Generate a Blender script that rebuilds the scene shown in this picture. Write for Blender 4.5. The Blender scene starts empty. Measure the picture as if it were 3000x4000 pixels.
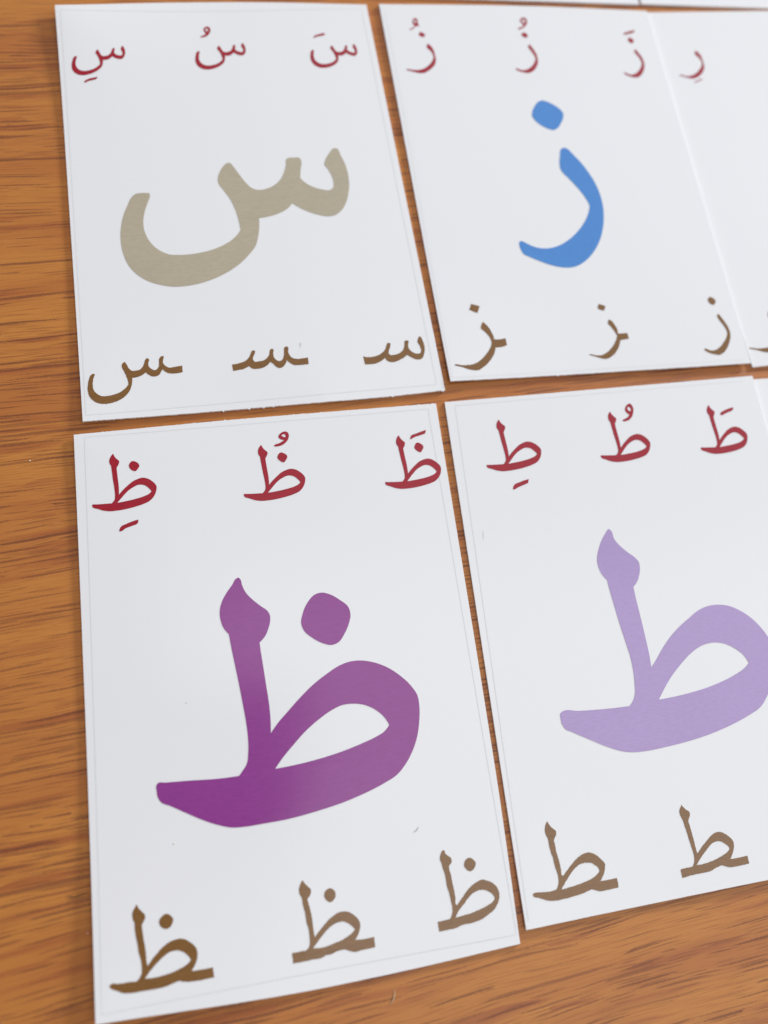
import bpy, math, random
from mathutils import Vector, Matrix
from mathutils.geometry import tessellate_polygon
S = bpy.context.scene
COL = S.collection
MM = 0.001

# ------------------------------------------------------------------ camera
cam_d = bpy.data.cameras.new('camera')
cam = bpy.data.objects.new('camera', cam_d)
COL.objects.link(cam)
S.camera = cam
cam_d.sensor_fit = 'HORIZONTAL'
cam_d.sensor_width = 36.0
cam_d.lens = 36.0 * 2902.869 / 3000.0
cam_d.clip_start = 0.005
cam_d.clip_end = 20.0
CR = Matrix([[0.98954, -0.03805, -0.139148], [0.0, 0.964586, -0.263767], [0.144257, 0.261008, 0.954497]])
cam.matrix_world = Matrix.Translation((0, 0, 145.7248 * MM)) @ CR.to_4x4()
cam_d.dof.use_dof = True
cam_d.dof.focus_distance = 0.148
cam_d.dof.aperture_fstop = 10.5
cam_d.dof.aperture_blades = 0

# ------------------------------------------------------------------ world: soft daylight room, bright towards the window side
W = bpy.data.worlds.new('World')
S.world = W
W.use_nodes = True
nt = W.node_tree
nt.nodes.clear()
def wn(t, **k):
    n = nt.nodes.new(t)
    for a, b in k.items(): setattr(n, a, b)
    return n
out = wn('ShaderNodeOutputWorld'); bg = wn('ShaderNodeBackground')
tc = wn('ShaderNodeTexCoord')
sep = wn('ShaderNodeSeparateXYZ')
def ramp(sock, lo, hi):
    n = wn('ShaderNodeMapRange', interpolation_type='SMOOTHSTEP')
    n.inputs['From Min'].default_value = lo; n.inputs['From Max'].default_value = hi
    nt.links.new(sock, n.inputs['Value']); return n.outputs['Result']
def wmix(f, a, b):
    n = wn('ShaderNodeMix', data_type='RGBA'); nt.links.new(f, n.inputs['Factor'])
    for x, q in ((a, 'A'), (b, 'B')):
        if isinstance(x, tuple): n.inputs[q].default_value = (*x, 1)
        else: nt.links.new(x, n.inputs[q])
    return n.outputs['Result']
nt.links.new(tc.outputs['Generated'], sep.inputs[0])
def mul(a, b):
    n = wn('ShaderNodeMath', operation='MULTIPLY'); nt.links.new(a, n.inputs[0]); nt.links.new(b, n.inputs[1]); return n.outputs[0]
def mx(a, b):
    n = wn('ShaderNodeMath', operation='MAXIMUM'); nt.links.new(a, n.inputs[0]); nt.links.new(b, n.inputs[1]); return n.outputs[0]
X, Y, Z = (sep.outputs[k] for k in 'XYZ')
# bright white ceiling overhead, cut off on the photographer's side (low X and Y) and dimmer walls all round
overhead = mul(mx(ramp(X, 0.015, 0.08), ramp(Y, 0.01, 0.07)), ramp(X, -0.20, -0.03))
overhead = mul(overhead, ramp(Y, 0.30, 0.10))
walls = wmix(ramp(X, -0.35, 0.25), (0.22, 0.19, 0.19), (0.54, 0.56, 0.58))
walls = wmix(ramp(Y, -0.25, 0.15), (0.20, 0.17, 0.17), walls)
high = wmix(overhead, walls, (1.10, 1.10, 1.11))
room = wmix(ramp(Z, 0.35, 0.75), (0.34, 0.34, 0.36), high)
nt.links.new(room, bg.inputs['Color'])
bg.inputs['Strength'].default_value = 1.25
nt.links.new(bg.outputs[0], out.inputs['Surface'])

# ------------------------------------------------------------------ window light
ld = bpy.data.lights.new('window_light', 'AREA')
ld.shape = 'RECTANGLE'; ld.size = 0.28; ld.size_y = 0.26
ld.energy = 38.0
ld.color = (0.910, 0.965, 1.0)
lo = bpy.data.objects.new('window_light', ld); COL.objects.link(lo)
lo.location = (1.24, 1.14, 0.42)
lo.rotation_euler = (Vector((0.03, 0.08, 0)) - Vector(lo.location)).to_track_quat('-Z', 'Y').to_euler()

S.view_settings.view_transform = 'Standard'
S.view_settings.look = 'None'
S.view_settings.exposure = 0.07
S.view_settings.gamma = 1.0
S.view_settings.use_curve_mapping = False
S.render.engine = 'CYCLES'
S.cycles.max_bounces = 6

# ------------------------------------------------------------------ material helpers
class NT:
    def __init__(s, name):
        s.m = bpy.data.materials.new(name); s.m.use_nodes = True
        s.t = s.m.node_tree; s.b = s.t.nodes['Principled BSDF']
    def n(s, t, **k):
        n = s.t.nodes.new(t)
        for a, b in k.items(): setattr(n, a, b)
        return n
    def l(s, a, b): s.t.links.new(a, b)
    def val(s, x, sock):
        if hasattr(x, 'default_value') or hasattr(x, 'links'): s.l(x, sock)
        else: sock.default_value = x
    def math(s, op, a, b=0.0, clamp=False):
        n = s.n('ShaderNodeMath', operation=op, use_clamp=clamp)
        s.val(a, n.inputs[0]); s.val(b, n.inputs[1]); return n.outputs[0]
    def mapping(s, vec, scale=(1, 1, 1), rot=(0, 0, 0), loc=(0, 0, 0)):
        n = s.n('ShaderNodeMapping'); s.l(vec, n.inputs['Vector'])
        n.inputs['Scale'].default_value = scale; n.inputs['Rotation'].default_value = rot
        n.inputs['Location'].default_value = loc; return n.outputs[0]
    def noise(s, vec, scale=1.0, detail=2.0, rough=0.5, dist=0.0):
        n = s.n('ShaderNodeTexNoise'); s.l(vec, n.inputs['Vector'])
        n.inputs['Scale'].default_value = scale; n.inputs['Detail'].default_value = detail
        n.inputs['Roughness'].default_value = rough; n.inputs['Distortion'].default_value = dist
        return n.outputs['Fac']
    def step(s, x, a, b, lo=0.0, hi=1.0):
        n = s.n('ShaderNodeMapRange', interpolation_type='SMOOTHSTEP'); s.val(x, n.inputs['Value'])
        n.inputs['From Min'].default_value = a; n.inputs['From Max'].default_value = b
        n.inputs['To Min'].default_value = lo; n.inputs['To Max'].default_value = hi
        return n.outputs['Result']
    def mix(s, f, a, b):
        n = s.n('ShaderNodeMix', data_type='RGBA'); s.val(f, n.inputs['Factor'])
        for x, q in ((a, 'A'), (b, 'B')):
            if isinstance(x, tuple): n.inputs[q].default_value = (*x, 1)
            else: s.l(x, n.inputs[q])
        return n.outputs['Result']
    def obj(s):
        return s.n('ShaderNodeTexCoord').outputs['Object']
    def bump(s, h, strength, dist):
        n = s.n('ShaderNodeBump'); s.l(h, n.inputs['Height'])
        n.inputs['Strength'].default_value = strength; n.inputs['Distance'].default_value = dist
        s.l(n.outputs[0], s.b.inputs['Normal'])

def wood():
    q = NT('oak_laminate'); v = q.obj()
    r = q.mapping(v, scale=(1000, 1000, 1000), rot=(0, 0, -0.19))       # millimetres, x along the grain
    # gentle wander of the grain lines
    w1 = q.noise(q.mapping(r, (0.012, 0.03, 1)), 1.0, 2)
    w2 = q.noise(q.mapping(r, (0.06, 0.10, 1), loc=(9, 4, 0)), 1.0, 2)
    cx = q.n('ShaderNodeSeparateXYZ'); q.l(r, cx.inputs[0])
    px = cx.outputs['X']
    py = q.math('ADD', cx.outputs['Y'], q.math('ADD', q.math('MULTIPLY', q.math('SUBTRACT', w1, 0.5), 6.0), q.math('MULTIPLY', q.math('SUBTRACT', w2, 0.5), 0.9)))
    cc = q.n('ShaderNodeCombineXYZ'); q.l(px, cc.inputs['X']); q.l(py, cc.inputs['Y'])
    g = cc.outputs[0]
    clus = q.noise(q.mapping(g, (0.018, 0.16, 1), loc=(11, 53, 0)), 1.0, 2)
    rag = q.noise(q.mapping(g, (1.5, 4.0, 1)), 1.0, 3, 0.65)
    grit = q.noise(q.mapping(g, (3.5, 7.0, 1), rot=(0, 0, 0.7)), 1.0, 2, 0.6)
    ragj = q.math('SUBTRACT', rag, 0.5)
    def strokes(h, L, seed, p0, p1, thick, soft, ragamp):
        """separate tapering pore strokes, one chance per cell of a brick-like grid h mm high and L mm long"""
        y = q.math('ADD', q.math('DIVIDE', py, h), seed * 3.7)
        row = q.math('FLOOR', y); fy = q.math('FRACT', y)
        wr = q.n('ShaderNodeTexWhiteNoise', noise_dimensions='1D'); q.l(q.math('ADD', row, seed * 17.3), wr.inputs['W'])
        x = q.math('ADD', q.math('DIVIDE', px, L), q.math('MULTIPLY', wr.outputs['Value'], 9.0))
        col = q.math('FLOOR', x); fx = q.math('FRACT', x)
        cv = q.n('ShaderNodeCombineXYZ'); q.l(col, cv.inputs['X']); q.l(row, cv.inputs['Y']); cv.inputs['Z'].default_value = seed
        wc = q.n('ShaderNodeTexWhiteNoise', noise_dimensions='3D'); q.l(cv.outputs[0], wc.inputs['Vector'])
        sc = q.n('ShaderNodeSeparateColor'); q.l(wc.outputs['Color'], sc.inputs[0])
        R, G, B = sc.outputs[0], sc.outputs[1], sc.outputs[2]
        prob = q.step(clus, 0.36, 0.66, p0, p1)
        present = q.math('LESS_THAN', R, prob)
        hl = q.math('ADD', 0.20, q.math('MULTIPLY', G, 0.29))
        u = q.math('DIVIDE', q.math('ABSOLUTE', q.math('SUBTRACT', fx, 0.5)), hl)
        u = q.math('ADD', u, q.math('MULTIPLY', ragj, 0.35))
        taper = q.math('SUBTRACT', 1.0, q.math('POWER', q.math('MAXIMUM', u, 0.0), 3.0), True)
        tilt = q.math('MULTIPLY', q.math('SUBTRACT', fx, 0.5), q.math('MULTIPLY', q.math('SUBTRACT', R, 0.3), 0.25))
        yc = q.math('ADD', q.math('ADD', 0.34, q.math('MULTIPLY', B, 0.32)), tilt)
        d = q.math('ADD', q.math('ABSOLUTE', q.math('SUBTRACT', fy, yc)), q.math('MULTIPLY', ragj, ragamp))
        th = q.math('MULTIPLY', taper, q.math('ADD', thick * 0.6, q.math('MULTIPLY', wc.outputs['Value'], thick * 0.8)))
        m = q.math('DIVIDE', q.math('SUBTRACT', th, d), soft, True)
        dark = q.math('ADD', 0.45, q.math('MULTIPLY', G, 0.55))
        return q.math('MULTIPLY', q.math('MULTIPLY', m, present), dark)
    a1 = strokes(0.95, 17.0, 1.0, 0.28, 0.97, 0.27, 0.14, 0.26)
    a2 = strokes(0.58, 9.0, 2.0, 0.22, 0.85, 0.27, 0.16, 0.30)
    a3 = strokes(1.9, 46.0, 3.0, 0.30, 0.85, 0.20, 0.10, 0.16)
    pore = q.math('MAXIMUM', a1, q.math('MAXIMUM', q.math('MULTIPLY', a2, 0.8), a3))
    pore = q.math('MULTIPLY', pore, q.step(grit, 0.28, 0.6, 0.55, 1.0))
    ghost = strokes(2.6, 38.0, 4.0, 0.20, 1.0, 0.45, 0.34, 0.15)
    band = q.noise(q.mapping(g, (0.009, 0.10, 1)), 1.0, 3, 0.55)
    fine = q.noise(q.mapping(g, (0.09, 3.6, 1), loc=(3, 17, 0)), 1.0, 3, 0.6)
    fleck = q.noise(q.mapping(g, (2.6, 5.0, 1), rot=(0, 0, 0.6)), 1.0, 2)
    base = q.mix(q.step(band, 0.32, 0.68), (0.535, 0.212, 0.046), (0.445, 0.155, 0.038))
    base = q.mix(q.step(fine, 0.42, 0.72, 0, 0.55), base, (0.31, 0.092, 0.024))
    base = q.mix(q.math('MULTIPLY', ghost, 0.75), base, (0.315, 0.085, 0.028))
    base = q.mix(q.step(fleck, 0.45, 0.8, 0, 0.22), base, (0.38, 0.12, 0.026))
    base = q.mix(q.step(grit, 0.60, 0.80, 0, 0.25), base, (0.60, 0.25, 0.05))
    colr = q.mix(q.math('MULTIPLY', pore, 0.86), base, (0.130, 0.034, 0.017))
    q.l(colr, q.b.inputs['Base Color'])
    q.l(q.step(pore, 0, 1, 0.30, 0.42), q.b.inputs['Roughness'])
    q.b.inputs['IOR'].default_value = 1.45
    hgt = q.math('SUBTRACT', q.math('MULTIPLY', fine, 0.35), pore)
    q.bump(hgt, 0.25, 0.00006)
    return q.m

def paper():
    q = NT('glossy_card'); v = q.obj()
    r = q.mapping(v, (1000, 1000, 1000))
    mott = q.noise(q.mapping(r, (0.05, 0.05, 1)), 1.0, 3)
    fib = q.noise(q.mapping(r, (1.6, 5.0, 1)), 1.0, 3, 0.6)
    c = q.mix(mott, (0.802, 0.810, 0.820), (0.815, 0.806, 0.818))
    c = q.mix(q.step(fib, 0.45, 0.8, 0, 0.10), c, (0.73, 0.74, 0.76))
    q.l(c, q.b.inputs['Base Color'])
    q.b.inputs['Roughness'].default_value = 0.15
    q.b.inputs['IOR'].default_value = 1.68
    q.bump(fib, 0.10, 0.00003)
    return q.m

def ink(name, colr, tone=0.10, rough=0.12):
    q = NT(name); v = q.obj()
    r = q.mapping(v, (1000, 1000, 1000))
    a = q.noise(q.mapping(r, (0.7, 4.0, 1)), 1.0, 4, 0.65)
    d = q.noise(q.mapping(r, (0.10, 0.16, 1)), 1.0, 2)
    b = q.noise(q.mapping(r, (5.5, 5.5, 1), rot=(0, 0, 0.5)), 1.0, 1)
    lo = tuple(x * (1 - tone) for x in colr)
    hi = tuple(min(1, x * (1 + tone) + 0.002) for x in colr)
    c = q.mix(q.step(a, 0.3, 0.7), lo, hi)
    c = q.mix(q.step(b, 0.6, 0.75, 0, 0.18), c, tuple(min(1, x * 1.2 + 0.012) for x in colr))
    c = q.mix(q.step(d, 0.35, 0.7, 0, 0.10), c, tuple(x * 0.8 for x in colr))
    q.l(c, q.b.inputs['Base Color'])
    q.b.inputs['Roughness'].default_value = rough
    q.b.inputs['IOR'].default_value = 1.68
    q.bump(a, 0.08, 0.00003)
    return q.m

def plain(name, colr, rough=0.6):
    q = NT(name); v = q.obj()
    n = q.noise(q.mapping(v, (1500, 1500, 1500)), 1.0, 3)
    q.l(q.mix(n, tuple(x * 0.85 for x in colr), colr), q.b.inputs['Base Color'])
    q.b.inputs['Roughness'].default_value = rough
    return q.m

def outline_ink():
    q = NT('faint_grey_outline'); v = q.obj()
    n = q.noise(q.mapping(v, (1400, 1400, 1400)), 1.0, 3, 0.65)
    q.l(q.mix(q.step(n, 0.30, 0.80), (0.69, 0.70, 0.71), (0.76, 0.77, 0.78)), q.b.inputs['Base Color'])
    q.b.inputs['Roughness'].default_value = 0.32
    return q.m

M_WOOD = wood(); M_PAPER = paper(); M_LINE = outline_ink()
M_RED = ink('crimson_ink', (0.335, 0.0012, 0.016))
M_BROWN = ink('brown_ink', (0.202, 0.092, 0.021))
M_TAN = ink('khaki_ink', (0.440, 0.385, 0.280), 0.05)
M_BLUE = ink('blue_ink', (0.060, 0.235, 0.600), 0.06)
M_PURPLE = ink('purple_ink', (0.258, 0.033, 0.250), 0.06)
M_LILAC = ink('lilac_ink', (0.400, 0.285, 0.545), 0.05)
M_WHITEHAIR = plain('pale_fibre', (0.72, 0.62, 0.42)); M_DARKHAIR = plain('dark_fibre', (0.05, 0.035, 0.03))
M_GREYHAIR = plain('grey_fibre', (0.22, 0.21, 0.21)); M_DUST = plain('grey_dust', (0.42, 0.40, 0.38)); M_LIGHTDUST = plain('pale_dust', (0.80, 0.74, 0.62))

# ------------------------------------------------------------------ object helpers
def mesh_obj(name, verts, faces, mat, parent=None, smooth=False):
    me = bpy.data.meshes.new(name)
    me.from_pydata(verts, [], faces); me.materials.append(mat); me.update()
    if smooth:
        for p in me.polygons: p.use_smooth = True
    o = bpy.data.objects.new(name, me); COL.objects.link(o)
    if parent: o.parent = parent
    return o
def tag(o, label=None, cat=None, group=None, kind=None):
    for k, x in (('label', label), ('category', cat), ('group', group), ('kind', kind)):
        if x: o[k] = x
    return o

# ------------------------------------------------------------------ table top: a board with a rounded-off thickness
def table():
    x0, x1, y0, y1, t = -0.45, 0.55, -0.35, 0.65, 0.022
    vs = [(x0, y0, 0), (x1, y0, 0), (x1, y1, 0), (x0, y1, 0)]
    e = 0.0015
    vs = [(x0 + e, y0 + e, 0), (x1 - e, y0 + e, 0), (x1 - e, y1 - e, 0), (x0 + e, y1 - e, 0),
          (x0, y0, -e), (x1, y0, -e), (x1, y1, -e), (x0, y1, -e),
          (x0, y0, -t), (x1, y0, -t), (x1, y1, -t), (x0, y1, -t)]
    fs = [(0, 1, 2, 3), (11, 10, 9, 8)]
    for a in range(4):
        b = (a + 1) % 4
        fs += [(4 + a, 4 + b, b, a), (8 + a, 8 + b, 4 + b, 4 + a)]
    o = mesh_obj('table_top', vs, fs, M_WOOD)
    tag(o, 'orange brown oak grained table top under all the cards', 'table', kind='structure')
table()

# ------------------------------------------------------------------ flash cards
CW, CH, TH = 74.000, 104.319, 0.5          # millimetres
CARDS = {
 'S': {'o': [-11.12, 113.838], 'th': 0.16432, 'tilt': 0, 'lifts': [[-1, 1, 1.3, 40], [-1, -1, 0.5, 36], [0.3, -1, 0.32, 42]], 'c': [[-36.789, 50.811], [36.922, 52.624], [37.607, -52.622], [-37.262, -52.185]], 'e': {'t': [[-12.745, 52.746], [9.541, 53.23]], 'r': [], 'b': [[23.942, -52.871], [-8.185, -52.553]], 'l': []}},
 'Z': {'o': [64.277, 126.502], 'th': 0.1474, 'tilt': 0.56, 'lifts': [[-1, -1, 0.6, 36]], 'c': [[-37.105, 52.018], [35.654, 50.572], [36.303, -52.815], [-36.548, -51.613]], 'e': {'t': [[0.957, 51.892]], 'r': [], 'b': [], 'l': []}},
 'A': {'o': [2.775, 7.338], 'th': 0.13407, 'tilt': 0, 'lifts': [[-1, -1, 1.5, 50], [-1, 1, 0.35, 40]], 'c': [[-37.004, 51.489], [37.14, 53.016], [36.601, -52.623], [-36.399, -51.458]], 'e': {'t': [[-6.305, 52.468]], 'r': [[37.209, -22.24]], 'b': [[11.383, -53.23], [-7.302, -53.063]], 'l': []}},
 'B': {'o': [77.681, 19.085], 'th': 0.13062, 'tilt': 0.56, 'lifts': [[-1, -1, 0.35, 30]], 'c': [[-36.875, 51.418], [37.378, 52.806], [36.696, -51.466], [-37.566, -52.269]], 'e': {'t': [], 'r': [], 'b': [], 'l': []}},
 'R': {'o': [136.447, 136.466], 'th': 0.16763, 'tilt': 0.9, 'lifts': [], 'c': [[-37.0, 52.16], [37.0, 52.16], [37.0, -52.16], [-37.0, -52.16]], 'e': {'t': [], 'r': [], 'b': [], 'l': []}},
 'T1': {'o': [47.182, 231.414], 'th': 0.128, 'tilt': 0, 'lifts': [], 'c': [[-37.0, 52.16], [37.0, 52.16], [37.0, -52.16], [-37.0, -52.16]], 'e': {'t': [], 'r': [], 'b': [], 'l': []}},
 'T2': {'o': [121.263, 241.153], 'th': 0.128, 'tilt': 0, 'lifts': [], 'c': [[-37.0, 52.16], [37.0, 52.16], [37.0, -52.16], [-37.0, -52.16]], 'e': {'t': [], 'r': [], 'b': [], 'l': []}},
 'D': {'o': [149.975, 28.549], 'th': 0.13062, 'tilt': 0, 'lifts': [], 'c': [[-37.0, 52.16], [37.0, 52.16], [37.0, -52.16], [-37.0, -52.16]], 'e': {'t': [], 'r': [], 'b': [], 'l': []}},
}
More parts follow.
